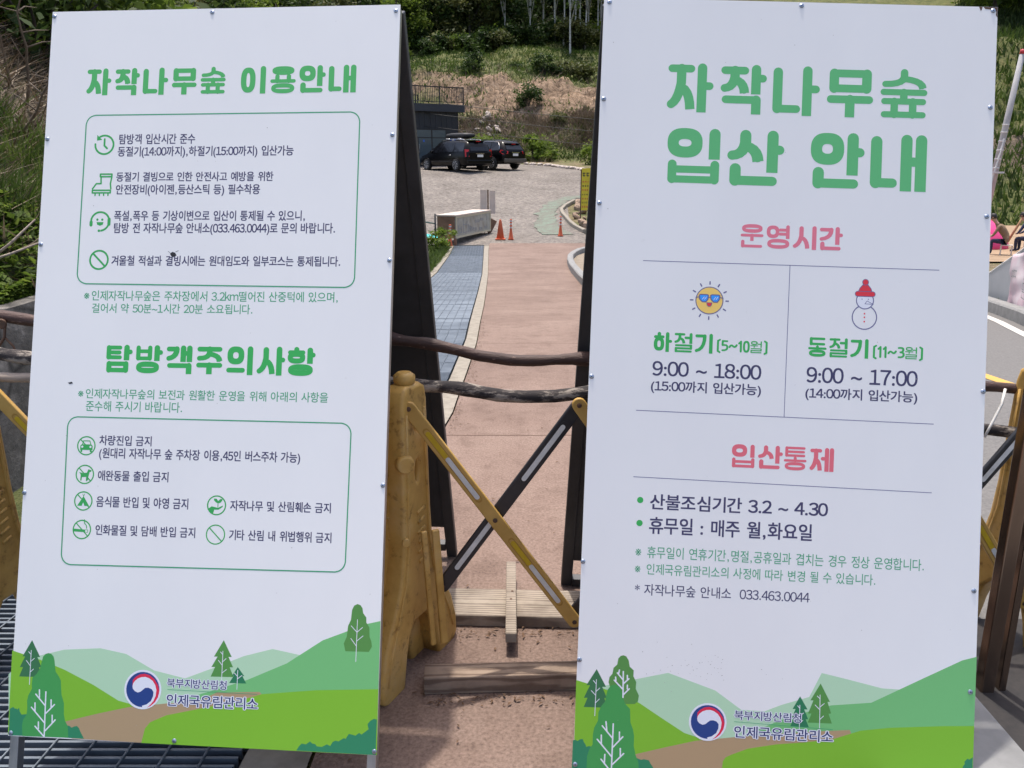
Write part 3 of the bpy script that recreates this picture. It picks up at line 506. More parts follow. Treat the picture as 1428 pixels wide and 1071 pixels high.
def icon(side, kind, cx, cy, r, parent):
    P = Print(side, .10); k = r/14.0; X = lambda x, y: (cx+x*k, cy-y*k); t = 2.6*k
    if kind == 'clock':
        P.ring(cx, cy, 13*k, 13*k, t, a0=180, a1=497); P.line([X(-13, -1), X(-13, 0)], t); P.poly([X(-11, -14), X(-11, -6), X(-3.5, -7)]); P.line([X(0, -8), X(0, 1), X(4, 5)], t)
    elif kind == 'boot':
        P.line([X(-2, -10), X(-1.5, 0), X(-8, 0), X(-13, 7)], t*.8); P.line([X(13, -9), X(11.5, 0), X(12.5, 7)], t*.8); P.line([X(-13, 9), X(12, 9), X(12, 12.5), X(-13, 12.5), X(-13, 9)], t*.8)
        P.line([X(-3, -13), X(13, -13), X(13, -9.5), X(-3, -9.5), X(-3, -13)], t*.8)
        for q in (-9, -3, 3, 9): P.line([X(q, 13), X(q, 16)], t*.7)
    elif kind == 'headset':
        P.ring(cx, cy, 13*k, 13*k, t, a0=-85, a1=185); P.line([X(-12.8, 1), X(-12.8, 5)], t*1.7); P.line([X(12.8, -3), X(12.8, 4)], t*1.7); P.disc(*X(-1, 13), 1.8*k); P.disc(*X(-4, -2.5), 1.6*k); P.disc(*X(3, -2.5), 1.6*k)
        P.poly([X(-5, 1), X(5, 1), X(4, 4.5), X(0, 6), X(-4, 4.5)])
    elif kind in ('ban', 'ban_thin'):
        q = t if kind == 'ban' else t*.62; P.ring(cx, cy, 13*k, 13*k, q); P.line([X(-9, -9), X(9, 9)], q)
    else:
        P.ring(cx, cy, 13*k, 13*k, t*.7)
        if kind != 'sprout': P.line([X(-9, -9), X(9, 9)], t*.6)
        if kind == 'car':
            P.line([X(-6, -1), X(-4.5, -7), X(5, -7), X(7, -1)], t*.5); P.poly([X(-9, 0), X(-7, -2), X(7.5, -2), X(9.5, 0), X(9.5, 6), X(-9, 6)]); P.line([X(-7, 6), X(-7, 8)], t); P.line([X(7, 6), X(7, 8)], t)
            P.disc(*X(-6, 1.5), 1.6*k, 1); P.disc(*X(6.3, 1.5), 1.6*k, 1)
        elif kind == 'dog':
            P.poly([X(-9, -3), X(-3, -2), X(3, -2.5), X(5, -7.5), X(10, -6), X(9, -4), X(7, -3.5), X(5.5, 3), X(-4, 4), X(-6, 3), X(-6.5, -.5)]); P.line([X(-5, 2), X(-5.5, 8)], t*.8); P.line([X(3.5, 2), X(3, 8.5)], t*.8); P.line([X(4.5, 2), X(5, 8)], t*.5)
        elif kind == 'tent':
            P.poly([X(0, -7), X(9, 7), X(-9, 7)]); P.line([X(-1.4, -10), X(0, -7), X(1.4, -10)], t*.3); P.poly([X(0, 2), X(2, 7), X(-2, 7)], 1)
        elif kind == 'cigarette':
            P.poly([X(-12.5, -1), X(5, 0), X(5, 3.6), X(-12.5, 3)]); P.line([X(5.5, .2), X(9, .4), X(9, 3.6), X(5.5, 3.6)], t*.3); P.line([X(3, -14), X(3.5, -9), X(6.5, -6), X(7, -2)], t*.5)
        elif kind == 'sprout':
            P.poly([X(-12, 5), X(-7, 1.5), X(0, 3), X(3, 3), X(9, 0), X(9, 2), X(3, 6), X(-3, 6), X(-4, 10), X(-6, 12.5), X(-10, 9)]); P.line([X(2, 2), X(2, -4)], t*.4)
            P.poly([X(2, -3), X(-1, -4), X(-4, -7), X(-4, -9.5), X(0, -9), X(2, -6)]); P.poly([X(2, -3), X(2, -6), X(5, -9), X(8.5, -9), X(7.5, -6), X(5, -3.5)])
    P.build('icon', [INK['icon'], INK['white']], parent)
def emblem(side, cx, cy, r, parent):
    P = Print(side, .28); k = r/100; X = lambda p: (cx+(p[0]-838)*k, cy-(p[1]-797)*k)
    P.disc(cx, cy, r*1.12, 2); P.disc(cx, cy, r, 0)
    P.poly([X(p) for p in [(775,745),(790,728),(815,712),(845,707),(875,714),(905,735),(928,768),(938,800),(932,835),(915,865),(892,886),(868,899),(888,880),(906,857),(917,828),(920,796),(911,768),(895,746),(872,731),(850,725),(828,727),(805,736),(788,750),(778,765),(775,782)]], 1)
    P.poly([X(p) for p in [(775,782),(778,765),(788,750),(805,736),(828,727),(850,725),(872,731),(895,746),(911,768),(920,796),(917,828),(906,857),(888,880),(868,899),(842,900),(838,889),(865,880),(890,860),(902,832),(903,808),(891,792),(870,785),(852,787),(838,798),(825,810),(808,815),(790,808),(778,795)]], 2)
    P.build('emblem', [INK['blue'], INK['red'], INK['white']], parent)
def rounded(q, r, n=7):
    """rounded outline of a 4-point box tl,tr,br,bl"""
    out = []; q = [Vector(p) for p in q]
    for i in range(4):
        p = q[i]; a = (q[i-1]-p).normalized()*r; b = (q[(i+1) % 4]-p).normalized()*r
        out += [tuple((1-t)**2*(p+a)+2*t*(1-t)*(p+a*.12+b*.12)+t*t*(p+b)) for t in [k/n for k in range(n+1)]]
    return out

def aframe(side, label, heads, texts, art, twigs, screws):
    b = BOARD[side]; c = bp(side, 450, 0); base = Vector((c.x, c.y+.45, 0))
    T = thing('a_frame_sign', base, label, 'sign')
    def build(mb, name, mat, parent=T, **k):
        mb.v = [tuple(Vector(v)-base) for v in mb.v]; return mb.build(name, mat, parent, **k)
    F = lambda u, v, w: bp(side, u, v, w)
    panel = build(bbox(MB(), F, 0, 900, 0, 1800, -4, 0), 'front_panel', MAT_VINYL, label='white printed board')
    # front frame: square steel tube behind the panel, legs run to the ground
    for q in (1773, 8, 880):
        fr = MB(); bbox(fr, F, 26, 874, q, q+25, -30, -5); build(fr, 'front_rail', MAT_RUST)
    for u0, u1 in ((0, 25), (875, 900)):
        v0 = -F((u0+u1)/2, 0, -17).z/b['ey'].z*1000
        lg = MB(); bbox(lg, F, u0+1.5, u1-1.5, v0+2, 1798, -30, -4.6); build(lg, 'leg', MAT_ALU, bevel=.002)
    # rear frame: mirror image hinged at the top
    hx = b['ey'].copy(); hz = Vector((0, 0, 1)); flat = Vector((b['n'].x, b['n'].y, 0)).normalized()
    ey2 = b['ey']-flat*2*b['ey'].dot(flat); n2 = (b['n']-flat*2*b['n'].dot(flat)); ap = bp(side, 0, 1800, -34)
    G = lambda u, d, w: ap+b['ex']*(u/1000)-ey2*(d/1000)+n2*(w/1000)
    dmax = lambda u: G(u, 0, 0).z/ey2.z*1000
    pn = MB(); bbox(pn, G, 38, 862, 6, 1770, 6, 9); build(pn, 'rear_panel', MAT_DARKSTEEL)
    for u0, u1 in ((0, 38), (862, 900)):
        lg = MB(); bbox(lg, G, u0, u1, 2, dmax((u0+u1)/2)-2, 0, 28); build(lg, 'leg', MAT_DARKSTEEL, bevel=.003)
    for d in (20, 950, 1850):
        cb = MB(); bbox(cb, G, 38.5, 861.5, d, d+34, -4, 24); build(cb, 'crossbar', MAT_DARKSTEEL, bevel=.002)
    # printing
    def off(o): o.data.transform(Matrix.Translation(-base)); return o
    pr_ = []
    A = Print(side, .04, .005); mats = []; cols = []
    for nm, col, pts in art:
        if col not in cols: cols.append(col)
        A.poly(pts, cols.index(col))
    cols.append('white'); wi = len(cols)-1
    for a, q in twigs['thick']: A.cap(a, q, 3.2, True, True, wi)
    for a, q in twigs['thin']: A.cap(a, q, 1.5, True, True, wi)
    pr_.append(A.build('landscape_print', [INK[k] for k in cols], panel))
    for body, col, t, u0, u1, v0, v1 in heads: pr_.append(heading(side, body, t, u0, u1, v0, v1, .10, 'heading', INK[col], panel))
    OFF = {'dark': .025, 'green': .011, 'thin': .006, 'big': .018, 'dthin': .008, 'logo': .016}
    for body, col, u0, u1, v0, v1 in texts:
        ref = DR if col == 'big' else HR
        if col == 'logo':
            pr_.append(text_line(side, body, u0, u1, v0, v1, .30, .085, ref, 'text_halo', INK['white'], panel))
            pr_.append(text_line(side, body, u0, u1, v0, v1, .34, OFF[col], ref, 'text_line', INK[col], panel))
        else: pr_.append(text_line(side, body, u0, u1, v0, v1, .10, OFF[col], ref, 'text_line', INK[col], panel))
    if side == 'L':
        for q in BOX_L: P = Print(side, .10); o = rounded(q, 24); P.line(o+[o[0]], 3.0); P.build('border_frame', INK['frame'], panel)
        for k, x, y, r in ICON_L: icon(side, k, x, y, r, panel)
        P = Print(side, .28); P.line(RULE_L[0], 1.1); P.build('rule', INK['frame'], panel)
        P = Print(side, .35); P.poly([(343,1176),(349,1180),(356,1178),(360,1171),(352,1167),(346,1170)]); P.line([(343,1178),(338,1181)], 1); P.line([(357,1180),(364,1183)], 1); P.line([(350,1168),(348,1163)], 1); P.build('dead_fly', M('dead insect', (.02, .02, .025), .7), panel); P = Print(side, .35); P.poly([(98,852),(108,855),(112,851),(104,849)]); P.build('dirt_speck', bpy.data.materials['dead insect'], panel)
    else:
        for q in RULE_R: P = Print(side, .10); P.line(q, 1.5); P.build('rule', INK['line'], panel)
        P = Print(side, .28); P.line(RULE_R2[0], 1.1); P.build('rule', INK['frame'], panel)
        for k, x, y, r in ICON_R:
            P = Print(side, .10)
            if k == 'dot': P.disc(x, y, r); P.build('bullet', INK['hgreen2'], panel)
            elif k == 'sun':
                for i in range(12):
                    a = math.radians(90+30*i); P.cap((x+math.cos(a)*r*1.22, y+math.sin(a)*r*1.22), (x+math.cos(a)*r*1.40, y+math.sin(a)*r*1.40), 3)
                P.disc(x, y, r, 1); P.ring(x, y, r, r, 2.2)
                for q in (-1, 1):
                    e = [(x+q*(r*.42)+a*r*.36, y+r*.16+c*r*.36) for a, c in ((-.95,.6),(-.7,.75),(.7,.75),(.95,.6),(.85,-.2),(.45,-.75),(-.3,-.75),(-.85,-.2))]
                    P.poly(e, 2); P.line(e+[e[0]], 2.6); P.line([(x+q*r*.42-3, y+r*.08), (x+q*r*.42+1, y+r*.26)], 1.2, 4); P.line([(x+q*r*.42+2, y+r*.08), (x+q*r*.42+6, y+r*.26)], 1.2, 4)
                P.line([(x-r, y+r*.2), (x-r*.78, y+r*.24)], 2.2); P.line([(x+r, y+r*.2), (x+r*.78, y+r*.24)], 2.2); P.line([(x-r*.08, y+r*.22), (x+r*.08, y+r*.22)], 2.2)
                e = [(x+a*r*.2, y-r*.28+c*r*.16) for a, c in ((-1,.7),(1,.7),(.8,-.4),(.35,-1),(-.35,-1),(-.8,-.4))]; P.poly(e, 3); P.line(e+[e[0]], 1.4)
                P.build('sun_icon', [INK['line'], INK['sun'], INK['glass'], INK['hat'], INK['white']], panel)
            else:
                h = r*.70; hy = y+r*1.40
                P.ring(x, y, r, r, 2.4); P.disc(x, hy, h, 2); P.ring(x, hy, h, h, 2.2)
                for q in (.3, 0, -.36): P.disc(x, y+r*q, 1.9, 1)
                P.disc(x-h*.35, hy+h*.15, 1.2); P.disc(x+h*.4, hy+h*.15, 1.2); P.line([(x, hy-h*.4), (x+h*.25, hy-h*.05), (x+h*1.0, hy-h*.42), (x, hy-h*.4)], 1.2)
                b0 = hy+h*.62; e = [(x-h*.85, b0+6), (x-h*.65, b0+16), (x-h*.25, b0+25), (x+h*.25, b0+25), (x+h*.65, b0+16), (x+h*.85, b0+6)]; P.poly(e, 1); P.line(e+[e[0]], 1.6)
                P.cap((x-h*.88, b0+3), (x+h*.88, b0+3), 13); P.cap((x-h*.88, b0+3), (x+h*.88, b0+3), 10, True, True, 1); P.disc(x, b0+30, 7.5); P.disc(x, b0+30, 6, 1)
                P.build('snowman_icon', [INK['line'], INK['hat'], INK['white']], panel)
    q = random.Random(31 if side == 'L' else 32); P = Print(side, .36)
    for k in range(26 if side == 'L' else 70):       # faint dirt specks dried on the vinyl
        u, v = (q.uniform(20, 880), q.uniform(20, 1780)) if (side == 'L' or k < 22) else (q.gauss(265, 75), q.gauss(262, 22))
        P.disc(u, v, q.uniform(.5, 1.5), 0, 6, q.uniform(.4, 1.0))
    o = P.build('dried_dirt', M('dried dirt', (.42, .41, .38), .9), panel); o['kind'] = 'stuff'
    if side == 'R':
        P = Print(side, .30); P.poly([(868,1799.6),(899.6,1799.6),(899.6,1776),(896,1782),(897,1790),(884,1794),(872,1795)]); P.poly([(858,1799.6),(866,1799.6),(864,1793),(862,1790)]); P.build('rust_stain', MAT_RUST, panel)
    emblem(side, *EMB[side], panel)
    for ch in panel.children: off(ch)
    for u, v in screws:
        s_ = MB(); R_ = [(.1, 0), (5.6, 0), (5.6, .5), (4.4, .7), (4.2, .8), (3.6, 1.5), (2.0, 1.9)]
        s_.lathe([(r*.001, z*.001) for r, z in R_], F(u, v, .35)-base, 14, b['n']); o = s_.build('screw', [MAT_SCREW, MAT_SCREWD], panel)
        q = MB(); q.lathe([(.00001, .0036), (.0017, .0037), (.0017, .0039)], F(u, v, .35)-base, 6, b['n'], mi=1, smooth=False); q.build('screw_recess', [MAT_SCREW, MAT_SCREWD], panel) if False else None
        e = MB(); e.lathe([(.0015, .0), (.0015, .0003)], F(u, v, 2.2)-base, 6, b['n']);
        o.data.materials.clear(); o.data.materials.append(MAT_SCREW); o.data.materials.append(MAT_SCREWD)
        me = o.data; import bmesh; bm = bmesh.new(); bm.from_mesh(me); vs_ = [bm.verts.new(p) for p in e.v]
        for f_ in e.f:
            try: bm.faces.new([vs_[i] for i in f_]).material_index = 1
            except ValueError: pass
        bm.to_mesh(me); bm.free()
    return T
SIGN_L = aframe('L', 'white board sign headed 자작나무숲 이용안내 with framed lists of visitor rules', HEAD_L, TEXT_L, ART_L, TWIG_L, SCREW_L)
SIGN_R = aframe('R', 'white board sign headed 자작나무숲 입산 안내 with sun and snowman opening hours', HEAD_R, TEXT_R, ART_R, TWIG_R, SCREW_R)
# ------------------------------------------------------------------ barriers, logs, timbers, post
m, n, l, b = nodes('yellow moulded plastic'); b.inputs['Roughness'].default_value = .48
v = coords(n, l); f = ntex(n, l, v, 5, 7, .65); f2 = ntex(n, l, v, 26, 5, .7)
c0 = ramp(n, l, f, [(.3, (.46, .26, .06)), (.55, (.60, .37, .10)), (.75, (.62, .43, .19))]); c1 = ramp(n, l, f2, [(.30, (.30, .22, .15)), (.44, (.95, .93, .9)), (.7, (1.08, 1.08, 1.1))])
mx = n.new('ShaderNodeMix'); mx.data_type = 'RGBA'; mx.blend_type = 'MULTIPLY'; mx.inputs[0].default_value = .8; l.new(c0, mx.inputs[6]); l.new(c1, mx.inputs[7]); l.new(mx.outputs[2], b.inputs['Base Color']); bump(n, l, b, f2, .12, .003)
MAT_YPLAST = m
MAT_YBAR = M('yellow barrier bar', (.58, .36, .10), .45, scale=12, c2=(.46, .27, .06))
MAT_BBAR = M('black barrier bar', (.014, .015, .02), .38, scale=14, c2=(.026, .027, .032))
MAT_REFL = M('white reflective strip', (.80, .79, .76), .5, scale=30, c2=(.62, .61, .58))
MAT_REFY = M('yellow reflective strip', (.62, .42, .01), .4, scale=40, c2=(.52, .34, .01))
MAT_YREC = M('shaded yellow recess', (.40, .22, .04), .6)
def stand_outline():
    R = [(.105,0),(.185,0),(.20,.02),(.198,.07),(.172,.15),(.122,.235),(.085,.31),(.068,.39),(.060,.5),(.056,.7),(.053,.82),(.046,.852),(.03,.862)]
    Lf = [(-x, z) for x, z in R[::-1]]
    return R+Lf+[(-.088,.09),(-.07,.15),(-.04,.185),(.04,.185),(.07,.15),(.088,.09)]
def circ(x, y, rx, ry, n=18): return [(x+rx*math.cos(-2*math.pi*i/n), y+ry*math.sin(-2*math.pi*i/n)) for i in range(n)]
def make_stand(name, parent, pos, direc, flip=1):
    d = Vector((direc[0], direc[1], 0)).normalized(); nn = Vector((d.y, -d.x, 0))*flip
    X = d; Mx = Matrix(((X.x, 0, nn.x, pos[0]), (X.y, 0, nn.y, pos[1]), (0, 1, 0, .0), (0, 0, 0, 1)))
    o = curve_mesh([stand_outline(), circ(.004,.77,.021,.045), circ(.004,.625,.021,.045)], name, MAT_YPLAST, parent, .021, .011, Mx=Mx)
    L = lambda a, z, h: Vector(pos)+X*a+nn*h+Vector((0, 0, z))
    r = MB()                                       # web that closes the finger holes, moulded ribs, logo-like ribs on the flank
    r.hexa([L(-.04,.56,-.012),L(.04,.56,-.012),L(.04,.84,-.012),L(-.04,.84,-.012),L(-.04,.56,.012),L(.04,.56,.012),L(.04,.84,.012),L(-.04,.84,.012)])
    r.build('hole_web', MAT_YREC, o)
    k = MB(); k.lathe([(.026, 0), (.026, .020), (.022, .026)], L(-.052,.665,.024), 16, nn*.7-X*.7); k.build('knob', MAT_YPLAST, o, bevel=.002)
    k = MB(); k.lathe([(.011, 0), (.011, .02)], L(-.062,.44,.024), 10, nn*.7-X*.7); k.build('plug', MAT_YPLAST, o)
    for i, zz in enumerate((.50,.47,.44,.41,.38,.35)):
        e = MB(); e.tube([L(-.008+.004*(i % 2), zz, .031), L(.03, zz+.008, .031)], .006, 6); e.build('moulded_rib', MAT_YPLAST, o)
    for hh in (.033,):
        for sg, pts in ((1, [(-.046,.80),(-.050,.6),(-.054,.42),(-.075,.31),(-.115,.22),(-.16,.13),(-.185,.05)]), (1, [(.044,.80),(.047,.6),(.052,.42),(.072,.31),(.11,.22),(.155,.13),(.182,.05)])):
            r = MB(); r.tube([L(a, z, hh-.001) for a, z in pts], .0045, 6); r.build('moulded_seam', MAT_YPLAST, o)
    h = MB(); h.lathe([(.001, 0), (.022, .006), (.030, .02), (.030, .035), (.018, .045)], L(0,.86,0), 14); h.build('top_boss', MAT_YPLAST, o)
    return o
def bar(parent, a, c, off, yellow, mid=True):
    """one lattice bar from joint a to joint c (x, y, z); off = shift along the outward normal"""
    a = Vector(a); c = Vector(c); d = (c-a); Ln = d.length; d.normalize(); nn = Vector((0, -1, 0)); nn = (nn-d*nn.dot(d)).normalized(); up = nn.cross(d)
    o = (a+c)/2+nn*off; Mx = Matrix(((d.x, up.x, nn.x, o.x), (d.y, up.y, nn.y, o.y), (d.z, up.z, nn.z, o.z), (0, 0, 0, 1)))
    b_ = curve_mesh([stadium(Ln, .0165)], 'bar', MAT_YBAR if yellow else MAT_BBAR, parent, .004, .003, Mx=Mx, label='yellow lattice bar' if yellow else 'black lattice bar')
    for sgn in (-1, 1):
        L0, W = Ln*.30, .0066
        for part, x0, x1, mt in ((('reflector', -.5, .5, MAT_REFL),) if not yellow else (('reflector', -.12, .5, MAT_REFL), ('reflector', -.5, -.12, MAT_REFY))):
            cx = Ln*.25*sgn+L0*(x0+x1)/2; Mt = Mx @ Matrix.Translation((cx, 0, .0075))
            curve_mesh([stadium(L0*(x1-x0)-2*W, W)], part, mt, b_, .0003, .0003, Mx=Mt)
        fr = stadium(L0+.004, .0092); Mt = Mx @ Matrix.Translation((Ln*.25*sgn, 0, .0071))
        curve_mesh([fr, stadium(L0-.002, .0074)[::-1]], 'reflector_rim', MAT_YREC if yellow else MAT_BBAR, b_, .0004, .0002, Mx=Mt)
    for p in (a, c, (a+c)/2)[:3 if mid else 2]:
        pv = MB(); pv.lathe([(.0068, 0), (.0068, .002), (.0048, .0035)], p+nn*(off+.0071), 10, nn); pv.build('pivot_bolt', MAT_RUST, b_)
    return b_
def barrier(label, x0, x1, y0, y1, cells, lead_in=0):
    T = thing('folding_barrier', ((x0+x1)/2, (y0+y1)/2, 0), label, 'barrier', 'yellow and black folding lattice barriers')
    P = lambda t, z: (x0+(x1-x0)*t, y0+(y1-y0)*t, z)
    for k in range(cells):
        f = .17 if k == 0 else 0; bar(T, P((k+f)/cells, .165+.64*f), P((k+1)/cells, .805), -.011, False, k > 0); bar(T, P(k/cells, .815), P((k+1)/cells, .155), .011, True)
    return T
def fix(T):                                           # parts were modelled in world space
    inv = Matrix.Translation(-Vector(T.location))
    def rec(o):
        if o.type == 'MESH' and not o.data.get('moved'): o.data.transform(inv); o.data['moved'] = 1
        for ch in o.children: rec(ch)
    for ch in T.children: rec(ch)
B1 = barrier('yellow and black folding barrier across the gap between the two signs', -.277, 1.56, 2.13, 2.27, 4)
make_stand('stand', B1, (-.292, 2.16, 0), (.42, .9)); make_stand('stand', B1, (1.56, 2.34, 0), (-.40, .9), -1)
sb = MB(); sb.box((-.205, 2.115, .285), (.022, .014, .36), Matrix.Rotation(math.radians(25), 3, 'Z') @ Matrix.Rotation(math.radians(-3), 3, 'Y')); sb.build('folded_bar', MAT_YPLAST, B1, bevel=.004)
sb = MB(); sb.box((-.236, 2.105, .285), (.016, .014, .36), Matrix.Rotation(math.radians(25), 3, 'Z') @ Matrix.Rotation(math.radians(-3), 3, 'Y')); sb.build('folded_bar', MAT_YPLAST, B1, bevel=.004)
fix(B1)
B2 = barrier('yellow and black folding barrier half hidden behind the left edge of the rules sign', -1.47, -.40, 2.27, 2.20, 2)
make_stand('stand', B2, (-1.555, 2.27, 0), (.15, .98)); make_stand('stand', B2, (-.37, 2.12, 0), (.42, .9)); fix(B2)

m, n, l, b = nodes('birch bark'); b.inputs['Roughness'].default_value = .85; v = coords(n, l, (.75, 2.2, 2.2)); f = ntex(n, l, v, 13, 6, .72)
l.new(ramp(n, l, f, [(.47, (.024, .020, .022)), (.53, (.075, .062, .058)), (.57, (.27, .235, .20)), (.72, (.40, .355, .31))]), b.inputs['Base Color']); bump(n, l, b, f, .7, .004); MAT_BIRCHB = m
m, n, l, b = nodes('red brown bark'); b.inputs['Roughness'].default_value = .6; v = coords(n, l, (.6, 2, 2)); f = ntex(n, l, v, 42, 5, .7); f1 = ntex(n, l, v, 5, 4)
mx = n.new('ShaderNodeMix'); mx.data_type = 'RGBA'; mx.blend_type = 'ADD'; mx.inputs[0].default_value = 1; l.new(ramp(n, l, f1, [(.3, (.035, .017, .014)), (.7, (.095, .046, .035))]), mx.inputs[6]); l.new(ramp(n, l, f, [(.60, (0, 0, 0)), (.66, (.13, .09, .07))]), mx.inputs[7])
l.new(mx.outputs[2], b.inputs['Base Color']); bump(n, l, b, f, .8, .005); MAT_REDB = m
m, n, l, b = nodes('pale stripped wood'); MAT_PALEW = M('pale stripped wood', (.50, .42, .35), .8, scale=18, stretch=(.3, 2, 2), c2=(.26, .2, .16), bmp=.3, bd=.002)
def log(name, pts, r, mat, label, knots=3, seed=1):
    q = random.Random(seed); P = [Vector(p) for p in pts]; out = []; rs = []
    N = 150
    tot = [0]
    for i in range(1, len(P)): tot.append(tot[-1]+(P[i]-P[i-1]).length)
    kn = [q.random() for _ in range(knots)]
    for i in range(N+1):
        s = tot[-1]*i/N; p = Vector([float(np.interp(s, tot, [a[k] for a in P])) for k in range(3)])
        p += Vector((0, .006*noise.noise(Vector((s*5, seed, 0))), .011*noise.noise(Vector((s*5, seed, 5)))))
        rr = r*(1.02-.14*i/N)*(1+.16*noise.noise(Vector((s*14, seed, 9)))+.08*noise.noise(Vector((s*45, seed, 3))))
        for k in kn: rr *= 1+.35*math.exp(-((i/N-k)*N/1.1)**2)
        out.append(p); rs.append(rr)
    mb = MB(); mb.tube(out, rs, 14)
    c = out[0]; o = mb.build(name, mat, None, loc=c); return tag(o, label, 'log')
log('log', [(-1.62,2.38,1.02),(-1.0,2.36,.985),(-.36,2.35,.960),(-.24,2.35,.942),(-.10,2.35,.902),(.0,2.35,.894),(.26,2.35,.897),(.9,2.37,.84),(1.75,2.40,.775)], .0175, MAT_REDB, 'smooth reddish brown log, upper one of the two between the signs', 4, 3)
log('log', [(-1.66,2.34,.925),(-.36,2.25,.852),(-.23,2.25,.838),(-.03,2.25,.815),(.12,2.25,.812),(.3,2.25,.826),(.9,2.30,.72),(1.75,2.38,.645)], .0195, MAT_BIRCHB, 'black and white birch log, lower one of the two between the signs', 3, 8)
log('log', [(-1.75,2.32,.862),(-1.3,2.30,.852),(-.6,2.28,.85)], .014, MAT_PALEW, 'thin pale log below the others at the far left edge', 2, 5)
wt = MB(); wt.tube([(-1.48,2.375,1.03),(-1.47,2.355,1.00),(-1.475,2.35,.96),(-1.49,2.33,.93),(-1.51,2.345,.90)], .004, 6); wt.tube([(-1.475,2.352,.96),(-1.45,2.345,.935),(-1.44,2.34,.90)], .0035, 6); wt.lathe([(.012,-.003),(.016,0),(.012,.003)], (-1.478,2.352,1.0), 10, Vector((0,1,0)))
tag(wt.build('wire_tie', MAT_RUST, None, loc=(-1.47,2.35,.95)), 'rusty twisted wire tie hanging from the logs at the left edge', 'wire')
wt = MB(); wt.tube([(1.47,2.37,.80),(1.455,2.35,.76),(1.42,2.33,.70),(1.40,2.32,.665)], .004, 6)
tag(wt.build('cable_tie', MAT_REFL, None, loc=(1.42,2.35,.7)), 'white plastic cable tie around the log right of the hours sign', 'cable tie')
# weathered timbers on the ground
def wood(name, hi, lo):
    m, n, l, b = nodes(name); b.inputs['Roughness'].default_value = .88; t = n.new('ShaderNodeTexCoord'); mp = n.new('ShaderNodeMapping'); l.new(t.outputs['Object'], mp.inputs[0]); mp.inputs['Scale'].default_value = (.16, 1, 1)
    wv = n.new('ShaderNodeTexWave'); wv.wave_type = 'RINGS'; wv.inputs['Scale'].default_value = 26; wv.inputs['Distortion'].default_value = 5; wv.inputs['Detail'].default_value = 4; l.new(mp.outputs[0], wv.inputs['Vector'])
    f = ntex(n, l, mp.outputs[0], 60, 6, .7); f2 = ntex(n, l, t.outputs['Object'], 9, 5)
    a = ramp(n, l, wv.outputs[1], [(.15, lo), (.6, hi)]); c = ramp(n, l, f2, [(.3, (.62, .58, .55)), (.6, (1.1, 1.08, 1.05))])
    mx = n.new('ShaderNodeMix'); mx.data_type = 'RGBA'; mx.blend_type = 'MULTIPLY'; mx.inputs[0].default_value = .9; l.new(a, mx.inputs[6]); l.new(c, mx.inputs[7]); l.new(mx.outputs[2], b.inputs['Base Color']); bump(n, l, b, f, .5, .003); return m
MAT_TIM = wood('weathered grey timber', (.33, .285, .235), (.19, .155, .125)); MAT_TIMB = wood('weathered brown timber', (.31, .235, .18), (.17, .12, .09))
def plank(name, c, d, rz, mat, label, tilt=0):
    mb = MB(); mb.box((0, 0, 0), d); o = mb.build(name, mat, None, bevel=.003); o.location = c; o.rotation_euler = (tilt, 0, math.radians(rz)); return tag(o, label, 'timber')
plank('timber_plank', (.17, 2.452, .0205), (1.02, .175, .04), -2.4, MAT_TIM, 'wide grey weathered plank lying flat behind the barrier stand')
plank('timber_beam', (.20, 2.072, .0285), (.90, .066, .055), 2.4, MAT_TIMB, 'square brown timber beam lying nearest the viewer between the signs')
st_ = plank('timber_stake', (-.003, 2.452, .0575), (.034, .47, .032), 0, MAT_TIM, 'short grey timber stake nailed crosswise on top of the wide plank')
nl = MB()
for x, y in ((.004, .02), (.0, -.03)): nl.lathe([(.0042, 0), (.0042, .0012)], (x, y, .016), 8)
nl.build('nail', MAT_RUST, st_)
# brown steel post and slab at the right edge
MAT_BROWNST = M('brown polished steel', (.30, .22, .17), .22, .9, scale=6, stretch=(1, 1, .2), c2=(.17, .12, .09))
pt = thing('steel_post', (1.335, 2.03, 0), 'brown polished square steel post at the right edge behind the hours sign', 'post')
mb = MB(); mb.box((0, 0, .62), (.038, .038, 1.24)); mb.build('post_tube', MAT_BROWNST, pt, bevel=.004); mb = MB(); mb.box((.046, .004, .62), (.02, .03, 1.24)); mb.build('side_channel', MAT_BROWNST, pt, bevel=.003)
mb = MB(); mb.box((.0, 0, .004), (.10, .10, .008)); mb.build('base_plate', MAT_BROWNST, pt)
mb = MB(); mb.box((1.02, 1.40, .06), (.36, 1.1, .12)); tag(mb.build('concrete_slab', MAT_GREYC, None, loc=(1.02, 1.40, 0), bevel=.006), 'low grey concrete slab at the bottom right corner beside the hours sign', 'slab')
MAT_BLACK = M('dull black', (.02, .018, .018), .8, scale=40, c2=(.035, .03, .028), bmp=.3, bd=.003)
mb = MB(); mb.box((1.78, 1.75, .008), (1.10, 1.3, .012)); tag(mb.build('black_sheet', MAT_BLACK, None, loc=(1.78, 1.75, 0)), 'dull black sheet on the ground under the barrier foot at right', 'mat')  # plain near-black sheet covering the dark area right of the slab
